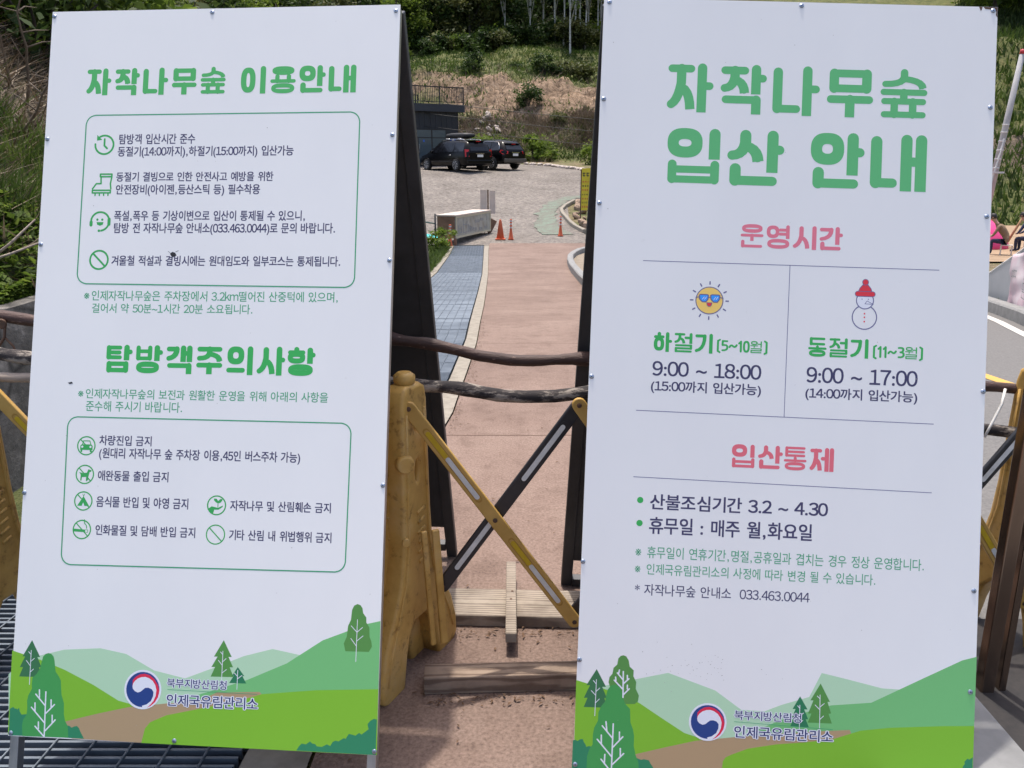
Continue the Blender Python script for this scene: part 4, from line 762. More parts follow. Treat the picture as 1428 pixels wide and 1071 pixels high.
# retaining wall at the foot of the left bank
m, n, l, b = nodes('stained stone wall'); b.inputs['Roughness'].default_value = .95; v = coords(n, l); vo = n.new('ShaderNodeTexVoronoi'); vo.feature = 'DISTANCE_TO_EDGE'; vo.inputs['Scale'].default_value = 2.6; l.new(v, vo.inputs['Vector'])
f = ntex(n, l, v, 6, 8, .7); mx = n.new('ShaderNodeMix'); mx.data_type = 'RGBA'; mx.blend_type = 'MULTIPLY'; mx.inputs[0].default_value = 1
l.new(ramp(n, l, f, [(.3, (.05, .047, .042)), (.55, (.13, .12, .108)), (.74, (.34, .31, .28))]), mx.inputs[6]); l.new(ramp(n, l, vo.outputs[0], [(.0, (.3, .3, .3)), (.05, (1, 1, 1))]), mx.inputs[7]); l.new(mx.outputs[2], b.inputs['Base Color']); bump(n, l, b, f, .8, .03); MAT_WALL = m
mb = MB(); Y = [1.0+.25*k for k in range(60)]
for i in range(len(Y)-1):
    h = lambda y: .78*max(0, min(1, (y-.7)/1.0))*max(.05, min(1, (17-y)/5))+.03*noise.noise(Vector((y*2, 0, 0)))
    a, c = Y[i], Y[i+1]; za, zc = zp(a)-.1, zp(c)-.1
    mb.hexa([(-2.50,a,za),(-2.33,a,za),(-2.33,c,zc),(-2.50,c,zc),(-2.52,a,zp(a)+h(a)),(-2.40,a,zp(a)+h(a)),(-2.40,c,zp(c)+h(c)),(-2.52,c,zp(c)+h(c))])
tag(mb.build('retaining_wall', MAT_WALL, None, loc=(-2.4, 5, 0)), 'low grey stone retaining wall under the left bank', 'wall')

# dry leaves and grit that collect along the kerb and round the timbers
P = []
while len(P) < 900:
    k = rnd.random()
    if k < .5: y = rnd.uniform(1.4, 9); x = kR(y)+abs(rnd.gauss(0, .035))
    elif k < .8: x = rnd.uniform(-.3, .35); y = rnd.choice((2.0, 2.33, 2.56))+rnd.gauss(0, .02)
    else: y = rnd.uniform(1.3, 6); x = rnd.uniform(-.5, 1.1)
    P.append((x, y, zp(y)+rnd.uniform(.003, .008)))
P = np.array(P); n_ = len(P); a_ = np.array([rnd.uniform(0, 6.28) for _ in P]); s_ = np.array([rnd.uniform(.003, .011) for _ in P]); cs, sn = np.cos(a_)*s_, np.sin(a_)*s_
z0 = np.zeros(n_); V_ = np.stack([P+np.stack([-cs, -sn, z0], 1), P+np.stack([sn*.35, -cs*.35, s_*.3], 1), P+np.stack([cs, sn, z0], 1), P+np.stack([-sn*.35, cs*.35, s_*.25], 1)], 1).reshape(-1, 3)
tag(raw_mesh('leaf_litter', V_, np.arange(4*n_).reshape(-1, 4), M('dry leaf crumbs', (.16, .09, .05), .9, scale=40, c2=(.06, .035, .022)), kind='stuff'), 'dry leaf crumbs and grit along the kerb and the timbers on the path', 'litter', None, 'stuff')
# ------------------------------------------------------------------ far things: planter box, cones, posts, sign board, cars, building, fence, people
MAT_BOXW = M('faded painted board', (.42, .42, .37), .8, scale=3, c2=(.29, .27, .22)); MAT_BOXTOP = M('bleached timber top', (.60, .52, .46), .85, scale=4, stretch=(.2, 2, 1), c2=(.46, .38, .32)); MAT_BOXEND = M('brown stained board', (.26, .155, .10), .85, scale=3, c2=(.12, .07, .045))
MAT_INKG = M('grey faded lettering', (.27, .28, .285), .8)
def prm(o, inv): return o
bx_ = thing('planter_box', (-2.35, 30.5, zp(30.5)), 'long white wooden box with faded lettering standing past the end of the grating', 'box')
# box frame: long front face runs from the near left corner to the far right corner
A0 = Vector((-2.02, 30.05)); D1 = Vector((1.16, 3.45)).normalized(); LEN = 3.64; N1 = Vector((-D1.y, D1.x)); DEP = .72; b0 = Vector((-2.35, 30.5))
zb = zp(30.5)
def Q(a, d, z): p = A0+D1*a+N1*d-b0; return Vector((p.x, p.y, z))
def qbox(mb, a0, a1, d0, d1, z0, z1): mb.hexa([Q(a0,d0,z0),Q(a1,d0,z0),Q(a1,d1,z0),Q(a0,d1,z0),Q(a0,d0,z1),Q(a1,d0,z1),Q(a1,d1,z1),Q(a0,d1,z1)]); return mb
qbox(MB(), 0, LEN, 0, DEP, .22, 1.00).build('body', MAT_BOXW, bx_); qbox(MB(), -.04, LEN+.04, -.04, DEP+.04, 1.002, 1.05).build('top_board', MAT_BOXTOP, bx_)
qbox(MB(), -.022, -.002, .03, DEP-.02, .24, .99).build('end_board', MAT_BOXEND, bx_)
for a in (.0, LEN-.09):
    for d in (0, DEP-.09): qbox(MB(), a+.003, a+.087, d+.003, d+.087, -.05+(a/LEN)*.1, .219).build('leg', MAT_BOXEND, bx_)
for z0, z1, a0, a1 in ((.225, .29, 0, LEN), (.935, .998, 0, LEN), (.292, .933, 0, .07), (.292, .933, LEN-.07, LEN)):
    qbox(MB(), a0, a1, -.02, -.002, z0, z1).build('frame_strip', M('cream frame strip', (.50, .46, .33), .8) if 'cream frame strip' not in bpy.data.materials else bpy.data.materials['cream frame strip'], bx_)
q = random.Random(4)
for i, (a, wd, h, z) in enumerate([(.25,.32,.3,.38),(.70,.42,.52,.36),(1.22,.1,.3,.36),(1.38,.12,.24,.36),(1.55,.1,.2,.36),(1.72,.34,.14,.37),(1.9,.5,.12,.66),(2.35,.3,.1,.36),(2.5,.3,.1,.7),(2.95,.3,.12,.36),(3.2,.06,.2,.68)]):
    g = MB(); qbox(g, a, a+wd, -.006, -.003, z, z+.035); qbox(g, a, a+.045, -.007, -.0035, z, z+h); qbox(g, a+wd-.045, a+wd, -.008, -.004, z, z+h*.8); qbox(g, a, a+wd, -.009, -.0045, z+h*.55, z+h*.55+.03)
    g.build('lettering', MAT_INKG, bx_)
bb = thing('paper_bag', (-1.0, 33.6, zp(33.6)), 'tilted brown board leaning behind the end of the white box', 'board')
mb = MB(); mb.box((.05, 0, .32), (.5, .06, .56), Matrix.Rotation(math.radians(28), 3, 'Y')); mb.build('board_panel', MAT_BOXEND, bb, bevel=.01); mb = MB(); mb.box((-.10, .05, .30), (.05, .05, .6)); mb.build('batten', MAT_BOXEND, bb)
bb.name = 'leaning_board'
# twin white marker boards on posts
mk = thing('marker_boards', (-.98, 34.4, zp(34.4)), 'pair of narrow white upright boards on a brown post behind the white box', 'sign')
mb = MB(); mb.box((-.18, 0, 1.15), (.27, .03, .95)); mb.build('board', MAT_BOXTOP, mk); mb = MB(); mb.box((.18, 0, 1.13), (.24, .03, .92)); mb.build('board', MAT_BOXTOP, mk); mb = MB(); mb.box((.0, .03, .8), (.06, .05, 1.65)); mb.build('post', MAT_RUST, mk)
# cone and delineator posts
MAT_CONE = M('orange cone plastic', (.58, .135, .055), .55, scale=4, c2=(.48, .10, .045)); MAT_ORANGE = M('orange delineator plastic', (.60, .11, .035), .5, scale=4, c2=(.5, .09, .03)); MAT_SILV = M('silver reflective band', (.55, .55, .56), .4)
cn = thing('traffic_cone', (-.44, 31.6, zp(31.6)), 'orange traffic cone standing at the end of the path beside the white box', 'cone')
mb = MB(); mb.box((0, 0, .02), (.38, .38, .04)); mb.build('base', MAT_CONE, cn, bevel=.01); mb = MB(); mb.lathe([(.15, .04), (.055, .66), (.035, .74), (.03, .75), (.0005, .75)], (0, 0, 0), 20); mb.build('cone_body', MAT_CONE, cn)
def delineator(x, y, label, lean=0):
    d = thing('delineator_post', (x, y, zp(y)), label, 'delineator', 'orange flexible delineator posts', 0); d.rotation_euler = (0, lean, 0)
    mb = MB(); mb.lathe([(.11, 0), (.11, .02), (.085, .05), (.05, .30), (.042, .36), (.042, .74), (.036, .76), (.0005, .765)], (0, 0, 0), 16); mb.build('post_body', MAT_ORANGE, d)
    for z in (.42, .55, .66): mb = MB(); mb.lathe([(.0435, z), (.0445, z+.004), (.0445, z+.05), (.0435, z+.054)], (0, 0, 0), 16); mb.build('reflective_band', MAT_SILV, d)
delineator(-.04, 31.6, 'orange striped delineator post right beside the orange cone')
delineator(1.89, 32.6, 'orange striped delineator post standing by the green netting')
delineator(-2.22, 29.75, 'orange striped delineator post in the grass before the brown end of the white box', .03)
# yellow upright notice board
ys_ = thing('notice_board', (3.2, 36.8, zp(36.8)), 'tall narrow yellow notice board on two rusty posts by the rock bed', 'sign')
for x in (-.20, .17): mb = MB(); mb.box((x, .03, 1.12), (.05, .05, 2.24)); mb.build('post', MAT_RUST, ys_)
mb = MB(); mb.box((0.02, -.012, 1.40), (.40, .03, 1.78)); mb.build('board', M('yellow painted board', (.66, .55, .035), .6, scale=4, c2=(.55, .45, .03)), ys_)
MAT_K = M('black lettering', (.03, .03, .03), .6); MAT_RL = M('red lettering', (.5, .06, .04), .6)
q = random.Random(2)
for r_, (z, hh, mt) in enumerate([(2.02,.19,MAT_K),(1.72,.07,MAT_RL),(1.54,.08,MAT_K),(1.37,.08,MAT_RL),(1.18,.07,MAT_K),(1.0,.07,MAT_RL),(.84,.08,MAT_K),(.66,.09,MAT_RL)]):
    g = MB(); x = -.15
    while x < .17:
        wd = .13 if r_ == 0 else q.uniform(.04, .08)
        g.box((x+wd/2, -.029, z+hh*.35), (wd, .002, hh*.18)); g.box((x+wd/2, -.0295, z-hh*.2), (wd*.9, .002, hh*.16)); g.box((x+wd*.5, -.030, z), (wd*.22, .002, hh*.95)); g.box((x+wd*.15, -.0305, z+.1*hh), (wd*.16, .002, hh*.5)); x += wd+.035
    g.build('lettering', mt, ys_)
# green protective netting laid on the gravel
m, n, l, b = nodes('faded green netting'); b.inputs['Roughness'].default_value = .95; v = coords(n, l); f = ntex(n, l, v, 3.4, 7, .8)
l.new(ramp(n, l, f, [(.38, (.15, .135, .115)), (.48, (.155, .165, .13)), (.60, (.165, .215, .168)), (.76, (.24, .285, .235))]), b.inputs['Base Color']); bump(n, l, b, f, .9, .05); MAT_NET = m
nl_ = ip((31.0,1.9),(33,1.2),(35.5,.9),(37.6,1.12),(40,1.3),(42.5,1.95),(43.8,2.9),(44.6,3.7)); nr_ = ip((31.0,2.8),(33,2.55),(35.5,2.15),(37.6,2.1),(40,2.25),(42.5,2.95),(43.8,3.9),(44.6,4.2))
o = strip('ground_netting', 33.0, 44.6, lambda y: nl_(y)+.4*noise.noise(Vector((0, y*1.3, 0)))+.15*noise.noise(Vector((0, y*5, 2))), lambda y: nr_(y)-.15+.2*noise.noise(Vector((3, y*2.1, 0))), MAT_NET, .012, nx=6)
tag(o, 'faded green netting laid on the gravel round the curved edging', 'netting')
# rocks
MAT_ROCK = M('tan broken rock', (.40, .29, .21), .95, scale=3, c2=(.20, .14, .10), bmp=.6, bd=.05); MAT_ROCKP = M('pale broken rock', (.56, .49, .43), .95, scale=2, c2=(.36, .30, .26), bmp=.6, bd=.08)
def rock_mesh(seed, mat):
    import bmesh
    bm = bmesh.new(); bmesh.ops.create_icosphere(bm, subdivisions=2, radius=1)
    for v_ in bm.verts:
        p = v_.co.copy(); k = 1+.38*noise.noise(p*1.1+Vector((seed*7, 0, 0)))+.16*noise.noise(p*3+Vector((seed*3, 5, 0))); v_.co = Vector((p.x*1.15, p.y*.9, p.z*.7))*k
    me = bpy.data.meshes.new('rock'); bm.to_mesh(me); bm.free(); me.materials.append(mat); return me
RM = [rock_mesh(i, MAT_ROCK) for i in range(4)]; RP = [rock_mesh(i+9, MAT_ROCKP) for i in range(3)]
q = random.Random(11)
for i in range(46):
    y = q.uniform(34.0, 41.5); x0 = float(np.interp(y, [33.6, 36, 38.6, 41.5], [3.2, 2.85, 2.65, 3.2])); x = x0+q.uniform(.1, 2.4); s = q.uniform(.10, .26)
    o = bpy.data.objects.new('rock', q.choice(RM)); C.objects.link(o); o.location = (x, y, zp(y)+s*.3); o.scale = (s*1.2, s, s); o.rotation_euler = (q.random(), q.random(), q.random()*6)
    tag(o, 'tan broken rock in the bed behind the curved white edging', 'rock', 'tan rocks in the bed by the yellow notice board')
for i in range(15):
    x = -2.9+q.uniform(0, 1.9); y = 71.5+q.uniform(-1.3, 1.3)-(x+2)*.5; s = q.uniform(.10, .26)
    o = bpy.data.objects.new('rock', q.choice(RP)); C.objects.link(o); o.location = (x, y, gz(x, y)+s*.2); o.scale = (s*1.2, s, s); o.rotation_euler = (q.random(), q.random(), q.random()*6)
    tag(o, 'pale whitish rock in the pile on the slope right of the dark building', 'rock', 'pale rocks piled on the slope')
for i, y in enumerate(np.arange(51.8, 63, .55)):
    x = lot_right(float(y))+.1; o = bpy.data.objects.new('edging_stone', q.choice(RP)); C.objects.link(o); o.location = (x, float(y), zp(float(y))+.05); s = .16; o.scale = (s*1.7, s*1.1, s); o.rotation_euler = (0, 0, q.random()*6)
    tag(o, 'pale edging stone in the row along the far edge of the gravel lot', 'stone', 'edging stones of the gravel lot')
# ---- cars
MAT_PAINT = M('black car paint', (.004, .004, .005), .2, spec=.22); MAT_CGLASS = M('dark tinted glass', (.008, .009, .012), .08, spec=.45); MAT_TYRE = M('tyre rubber', (.018, .018, .018), .85); MAT_RIM = M('alloy rim', (.78, .79, .80), .5)
MAT_TAIL = M('red tail lamp', (.50, .012, .015), .2); MAT_CHROME = M('chrome', (.7, .7, .7), .15, 1); MAT_CLADD = M('dark grey cladding', (.018, .018, .019), .6); MAT_PLATE = M('white plate', (.7, .7, .68), .5); MAT_BRONZE = M('bronze bumper', (.07, .062, .052), .5)
def car(label, loc, heading, kind, sc=1.0):
    """local axes: +x to the front, z up, wheels on z=0"""
    T = thing('parked_car', loc, label, 'car', 'black cars parked at the far side of the gravel lot', heading); T.scale = (sc, sc, sc)
    van = kind == 'van'
    L, W = (5.1, 1.96) if van else (4.85, 1.94); Lh = L/2
    # station: x, z_bottom, z_belt, z_top, half width body, half width at top
    st = ([(-2.55,.50,1.02,1.06,.80,.70),(-2.50,.36,1.05,1.12,.92,.74),(-2.38,.30,1.06,1.52,.97,.70),(-2.15,.28,1.06,1.70,.98,.68),(-1.2,.27,1.05,1.765,.98,.69),(-.2,.27,1.03,1.76,.98,.69),(.55,.27,1.01,1.68,.98,.67),(1.05,.27,1.0,1.42,.97,.68),(1.55,.27,.98,1.06,.96,.74),(2.1,.29,.86,.90,.93,.74),(2.42,.34,.72,.76,.85,.66),(2.53,.45,.60,.63,.70,.55)] if van else
          [(-2.42,.55,.98,1.02,.80,.70),(-2.36,.40,1.06,1.12,.92,.72),(-2.20,.34,1.08,1.42,.96,.68),(-1.95,.32,1.08,1.66,.97,.66),(-1.2,.31,1.06,1.735,.97,.67),(-.3,.31,1.04,1.74,.97,.67),(.45,.31,1.03,1.66,.97,.66),(.95,.31,1.02,1.40,.96,.67),(1.4,.31,1.01,1.08,.95,.74),(1.95,.33,.92,.96,.92,.74),(2.30,.38,.80,.84,.84,.66),(2.42,.50,.68,.71,.70,.55)])
    v = []; f = []; K = 11
    for x, zb_, zl, zt, w1, w2 in st:
        half = [(w1*.86, zb_), (w1*.97, zb_+.10), (w1, (zb_+zl)/2), (w1*.985, zl), (w2+.35*(w1-w2)*.2, zl+(zt-zl)*.86), (w2*.86, zt-.012), (0, zt)]
        ring = [(x, -a, z) for a, z in half]+[(x, a, z) for a, z in half[-2::-1]]
        v += ring; K = len(ring)
    for i in range(len(st)-1):
        for k in range(K-1): f.append((i*K+k, (i+1)*K+k, (i+1)*K+k+1, i*K+k+1))
        f.append((i*K+K-1, (i+1)*K+K-1, (i+1)*K, i*K))
    mb = MB(); mb.add(v, f, 0, True); mb.f += [tuple(range(K))[::-1], tuple(len(v)-K+k for k in range(K))][::1]; mb.m += [0, 0]; mb.sm += [False, False]
    # turn the sheet outward
    body = mb.build('body', MAT_PAINT, T); import bmesh
    bm = bmesh.new(); bm.from_mesh(body.data); bmesh.ops.recalc_face_normals(bm, faces=bm.faces); bm.to_mesh(body.data); bm.free()
    def at(x, z, s):
        X = [q[0] for q in st]; g = lambda i: float(np.interp(x, X, [q[i] for q in st])); zl, zt, w1, w2 = g(2), g(3), g(4), g(5); t = max(0, min(1, (z-zl)/max(.01, .86*(zt-zl))))
        return Vector((x, s*(w1*.985*(1-t)+(w2+.35*(w1-w2)*.2)*t+.006), z))
    X = [q[0] for q in st]; zt = lambda x: float(np.interp(x, X, [q[3] for q in st])); zl = lambda x: float(np.interp(x, X, [q[2] for q in st]))
    cuts = ([(-2.2,-1.25),(-1.17,-.12),(-.04,.75)] if van else [(-1.95,-1.2),(-1.12,-.22),(-.14,.62)])
    for s in (-1, 1):
        for a, c in cuts:
            up = lambda x: zl(x)+(zt(x)-zl(x))*.80
            P = [at(a, zl(a)+.05, s), at(c, zl(c)+.05, s), at(c, up(c), s), at(a+(.10 if a < -1.9 else 0), up(a+.1), s)]
            m_ = MB(); m_.add(P, [(0, 1, 2, 3)] if s < 0 else [(3, 2, 1, 0)]); m_.build('side_window', MAT_CGLASS, T)
        hd = MB(); hd.tube([at(cuts[1][0]+.15, zl(0)-.12, s)+Vector((0, s*.02, 0)), at(cuts[1][0]+.38, zl(0)-.12, s)+Vector((0, s*.02, 0))], .018, 6); hd.build('door_handle', MAT_CHROME, T)
        tr = MB(); tr.tube([Vector((-1.2, s*1.0*(.985), .55)), Vector((1.0, s*1.0*.985, .55))], .022, 6); tr.build('side_trim', MAT_CLADD, T)
        ml = MB(); ml.box((.80, s*1.08, 1.10), (.14, .2, .15)); ml.build('wing_mirror', MAT_PAINT, T, bevel=.04)
        if not van:
            ct = MB(); ct.tube([at(x, zl(x)+(zt(x)-zl(x))*(.84 if x > -1.8 else .5 if x > -1.95 else .1), s)+Vector((0, s*.008, 0)) for x in (.5, -.3, -1.2, -1.7, -1.9, -2.0)], .014, 6); ct.build('chrome_trim', MAT_CHROME, T)
        rl = MB(); rl.tube([(-1.9, s*.60, zt(-1.9)+.015), (-1.8, s*.60, zt(-1.8)+.05), (-.8, s*.6, zt(-.8)+.055), (.3, s*.60, zt(.3)+.05), (.42, s*.60, zt(.42)+.01)], .020, 6); rl.build('roof_rail', MAT_CHROME if van else MAT_CLADD, T)
        for x in ((1.55, -1.48) if van else (1.45, -1.40)):
            wl = MB(); r = .345; wl.lathe([(.22, -.11), (r*.94, -.11), (r, -.08), (r, .08), (r*.94, .11), (.22, .11)], (x, s*.90, r), 26, Vector((0, s, 0))); w_ = wl.build('wheel', MAT_TYRE, T)
            rm = MB(); rm.lathe([(.001, .095), (.05, .10), (.06, .085), (.20, .09), (.232, .115), (.235, .06)], (x, s*.90, r), 26, Vector((0, s, 0)))
            for k in range(7):
                a = 2*math.pi*k/7; rm.hexa([Vector((x, s*.90, r))+Vector((p*math.cos(a)-q_*math.sin(a), s*(.096+h), p*math.sin(a)+q_*math.cos(a))) for h in (0, .014) for p, q_ in ((.05,-.022),(.215,-.03),(.215,.03),(.05,.022))])
            rm.build('rim', MAT_RIM, w_)
            ar = MB(); ar.tube([(x+.40*math.cos(t), s*.965, r+.40*math.sin(t)) for t in [math.radians(k) for k in range(-10, 191, 20)]], .028, 6); ar.build('wheel_arch', MAT_CLADD if not van else MAT_PAINT, T)
        if van: P = [(-2.44, .965, .80), (-2.40, .965, 1.22), (-2.47, .74, 1.20), (-2.555, .76, .80)]
        else: P = [(-2.12, .975, 1.00), (-2.18, .95, 1.14), (-2.42, .58, 1.06), (-2.45, .62, .92), (-2.36, .93, .88)]
        tl = MB(); p3 = [Vector((x-.012, s*y*1.012, z)) for x, y, z in P]; tl.prism(p3, Vector((.06, -s*.02, 0))); tl.build('tail_lamp', MAT_TAIL, T)
        hl = MB(); hl.box((2.28, s*.72, .74), (.25, .28, .13)); hl.build('headlight', MAT_CHROME, T, bevel=.04)
    rw = MB(); x1, x2, z1, z2 = (-2.515, -2.28, 1.14, 1.58) if van else (-2.36, -2.08, 1.16, 1.52)
    rw.add([(x1-.015, -.66, z1), (x1-.015, .66, z1), (x2-.045, .58, z2), (x2-.045, -.58, z2)], [(3, 2, 1, 0)]); rw.build('rear_window', MAT_CGLASS, T)
    ws = MB(); ws.add([(1.50,-.68,1.10),(1.50,.68,1.10),(.70,.58,1.62),(.70,-.58,1.62)], [(0, 1, 2, 3)]); ws.build('windscreen', MAT_CGLASS, T)
    bp_ = MB(); bp_.box((-Lh-.0, 0, .52), (.16, 1.80, .24)); bp_.build('rear_bumper', MAT_PAINT if van else MAT_BRONZE, T, bevel=.05)
    np_ = MB(); np_.box((-Lh-.045 if van else -Lh-.03, 0, .86), (.02, .42, .14)); np_.build('number_plate', MAT_PLATE, T); ch = MB(); ch.box((-Lh-.03, 0, .985), (.03, .62, .03)); ch.build('tailgate_strip', MAT_CHROME, T)
    sp_ = MB(); sp_.box((-2.25 if van else -2.1, 0, zt(-2.1)+.0), (.30, 1.20, .04)); sp_.build('spoiler', MAT_PAINT, T, bevel=.015)
    bl = MB(); bl.box((-2.41 if van else -2.27, 0, zt(-2.1)-.035), (.02, .3, .04)); bl.build('brake_light', MAT_TAIL, T)
    if van:
        for x in (-1.3, -.1): cb = MB(); cb.tube([(x, -.66, 1.84), (x, .66, 1.84)], .02, 6); cb.build('roof_bar', MAT_CHROME, T)
        rb = MB()
        prof = [(-1.75,.08,.05),(-1.70,.34,.11),(-1.3,.40,.16),(-.2,.40,.17),(.35,.34,.13),(.62,.12,.05)]
        vv = []; ff = []; kk = 12
        for x, hw, hh in prof:
            for k in range(kk):
                a = 2*math.pi*k/kk; c_, s_ = math.cos(a), math.sin(a); vv.append((x, hw*math.copysign(abs(c_)**.6, c_), 2.02+hh*math.copysign(abs(s_)**.6, s_)))
        for i in range(len(prof)-1):
            for k in range(kk): ff.append((i*kk+k, i*kk+(k+1) % kk, (i+1)*kk+(k+1) % kk, (i+1)*kk+k))
        rb.add(vv, ff, 0, True); rb.f += [tuple(range(kk))[::-1], tuple(len(vv)-kk+k for k in range(kk))]; rb.m += [0, 0]; rb.sm += [False, False]; o = rb.build('roof_box', MAT_CLADD, T)
    slope = math.atan2(zp(loc[1]+2)-zp(loc[1]-2), 4)
    return T
hd = math.atan2(.77, -.64)
car('black minivan with a roof box parked nearest the dark building', (-3.65, 54.0, zp(54.0)-.02), hd, 'van', 1.04)
car('black sport utility car parked to the right of the minivan', (-1.52, 55.6, zp(55.6)-.02), hd+.06, 'suv', 1.04)
# ---- dark building with roof terrace
MAT_BLD = M('charcoal cladding', (.016, .019, .026), .5, scale=3, stretch=(1, 1, .1), c2=(.011, .013, .018)); MAT_SLAB = M('charcoal fascia', (.026, .030, .040), .5); MAT_RAIL = M('black railing', (.01, .01, .012), .5); MAT_WIN = M('dark window glass', (.055, .08, .095), .08, spec=.8); MAT_BLUE = M('blue sign', (.03, .12, .50), .4); MAT_WHT = M('white sticker', (.75, .75, .75), .5)
bO = Vector((-3.75, 60.2, 1.38)); bl_ = thing('dark_building', bO, 'single storey charcoal clad building with a railed roof terrace behind the cars', 'building')
dl = Vector((-.85, -.53, 0)).normalized(); dn = Vector((.53, -.85, 0)).normalized()      # to the left along the front, and outward
def W(a, o_, z): return dl*a+dn*o_+Vector((0, 0, z))
def wbox(a0, a1, o0, o1, z0, z1, name, mat, parent=None, **k):
    mb = MB(); mb.hexa([W(a0,o0,z0),W(a1,o0,z0),W(a1,o1,z0),W(a0,o1,z0),W(a0,o0,z1),W(a1,o0,z1),W(a1,o1,z1),W(a0,o1,z1)]); return mb.build(name, mat, parent or bl_, **k)
wbox(0, 10, -7, 0, -.3, 3.45, 'wall', MAT_BLD)
wl_ = None
for k in range(24): wbox(k*.42+.02, k*.42+.05, .002, .028, 2.35, 3.44, 'cladding_rib', MAT_SLAB)
wbox(-.35, 10.3, -7.2, .35, 3.455, 3.95, 'roof_slab', MAT_SLAB)
wf = wbox(.95, 9, .002, .06, .02, 2.32, 'window_frame', MAT_RAIL)
for a0, a1, z0, z1 in ((1.05,2.05,.1,1.72),(1.05,2.05,1.78,2.25),(2.15,3.1,.1,1.72),(3.16,4.1,.1,1.72),(2.15,4.1,1.78,2.25),(4.2,5.6,.1,1.72),(4.2,5.6,1.78,2.25),(5.7,7.2,.1,2.25)): wbox(a0, a1, .061, .066, z0, z1, 'pane', MAT_WIN, wf)
for a in (3.07, 3.19): wbox(a-.015, a+.015, .075, .11, .7, 1.3, 'door_handle', MAT_CHROME, wf)
for a in (2.72, 3.32): wbox(a-.06, a+.06, .068, .071, 1.46, 1.60, 'door_sticker', MAT_BLUE, wf)
mb = MB(); mb.lathe([(.2, 0), (.2, .03)], W(.45, .01, 1.62), 20, dn); s_ = mb.build('round_sign', MAT_BLUE, bl_); mb = MB(); mb.lathe([(.10, 0), (.10, .004)], W(.45, .041, 1.62), 12, dn); mb.build('sign_emblem', MAT_WHT, s_)
for o_ in (.28, -6.9):
    wbox(-.30, 10.2, o_-.03, o_+.03, 5.02, 5.09, 'railing_rail', MAT_RAIL); wbox(-.30, 10.2, o_-.02, o_+.02, 4.07, 4.11, 'railing_rail', MAT_RAIL)
    k = 0
    while -.27+k*.13 < 10.2:
        a = -.27+k*.13
        if k % 14 == 0: wbox(a-.035, a+.035, o_-.035, o_+.035, 3.955, 5.10, 'railing_post', MAT_RAIL)
        elif o_ > 0 or k % 3 == 0: wbox(a-.014, a+.014, o_-.012, o_+.012, 4.112, 5.018, 'railing_bar', MAT_RAIL)
        k += 1
# ---- power lines over the slope
MAT_WIRE = M('black cable', (.012, .012, .012), .6)
for i, (p0, p1) in enumerate([((-30, 64, 9.2), (26, 52, 2.6)), ((-30, 64, 8.4), (26, 52, 1.9)), ((-30, 64, 7.7), (26, 52, .9))]):
    P0, P1 = Vector(p0), Vector(p1); mb = MB(); mb.tube([P0.lerp(P1, t)+Vector((0, 0, -.9*4*t*(1-t))) for t in [k/24 for k in range(25)]], .018, 5)
    tag(mb.build('power_line', MAT_WIRE, None, loc=P0), ['topmost thin black cable crossing the slope behind the building', 'middle thin black cable crossing the slope behind the building', 'lowest thin black cable crossing the slope behind the building'][i], 'cable')
# ---- right edge: telephone pole, fence with banner, tent, people
MAT_POLE = M('pale grey pole', (.42, .41, .41), .7, scale=3, c2=(.33, .32, .33))
pl = thing('utility_pole', (17.05, 30, zp(30)), 'pale grey leaning pole with a red cap and small brackets right of the hours sign', 'pole')
mb = MB(); mb.tube([(-.26, 0, 0), (.09, 0, 3.9), (.31, 0, 6.45)], [.13, .105, .088], 14); mb.build('pole_shaft', MAT_POLE, pl)
mb = MB(); mb.tube([(.312, 0, 6.45), (.325, 0, 6.60)], [.094, .09], 14); mb.build('red_cap', M('red paint', (.45, .03, .04), .5), pl)
mb = MB(); mb.tube([(-.50, -.1, 0), (.0, -.22, 3.7)], .03, 6); mb.build('conduit', MAT_POLE, pl)
for z in (2.7, 3.0, 3.3, 3.6, 3.9, 4.15): mb = MB(); mb.tube([(-.26+.35*z/3.9-.24, -.19, z), (-.26+.35*z/3.9, -.19, z)], .022, 6); mb.build('step_bracket', MAT_SILV, pl)
mb = MB(); mb.box((-.1, -.2, 2.55), (.55, .05, .06)); mb.build('crossarm', MAT_SILV, pl)
fc = thing('metal_fence', (6.4, 10.4, zp(10.4)), 'low light grey sheet metal fence along the road verge at right', 'fence'); fo = Vector(fc.location)
FP = [((5.75, 8.9), 1.40), ((6.05, 9.6), 1.12), ((6.36, 10.3), .84), ((6.9, 11.9), .47), ((7.4, 13.4), .22)]
m_sheet = M('light grey sheet metal', (.42, .44, .47), .5, .2, scale=2, c2=(.36, .38, .41))
mb = MB()
for i in range(len(FP)-1):
    (a, ha), (c, hc) = FP[i], FP[i+1]; za, zc = zp(a[1])-.05, zp(c[1])-.05
    mb.hexa([Vector(p)-fo for p in [(a[0],a[1],za),(a[0]+.03,a[1],za),(c[0]+.03,c[1],zc),(c[0],c[1],zc),(a[0],a[1],za+ha),(a[0]+.03,a[1],za+ha),(c[0]+.03,c[1],zc+hc),(c[0],c[1],zc+hc)]])
mb.build('sheet_panel', m_sheet, fc)
mb = MB(); mb.tube([Vector((a[0]+.01, a[1], zp(a[1])-.04+h))-fo for a, h in FP], .018, 6); mb.build('top_rail', M('pale rail', (.6, .6, .6), .5), fc)
for a, h in FP: mb = MB(); mb.box(Vector((a[0]+.06, a[1], zp(a[1])+h/2-.05))-fo, (.05, .05, h)); mb.build('fence_post', MAT_POLE, fc)
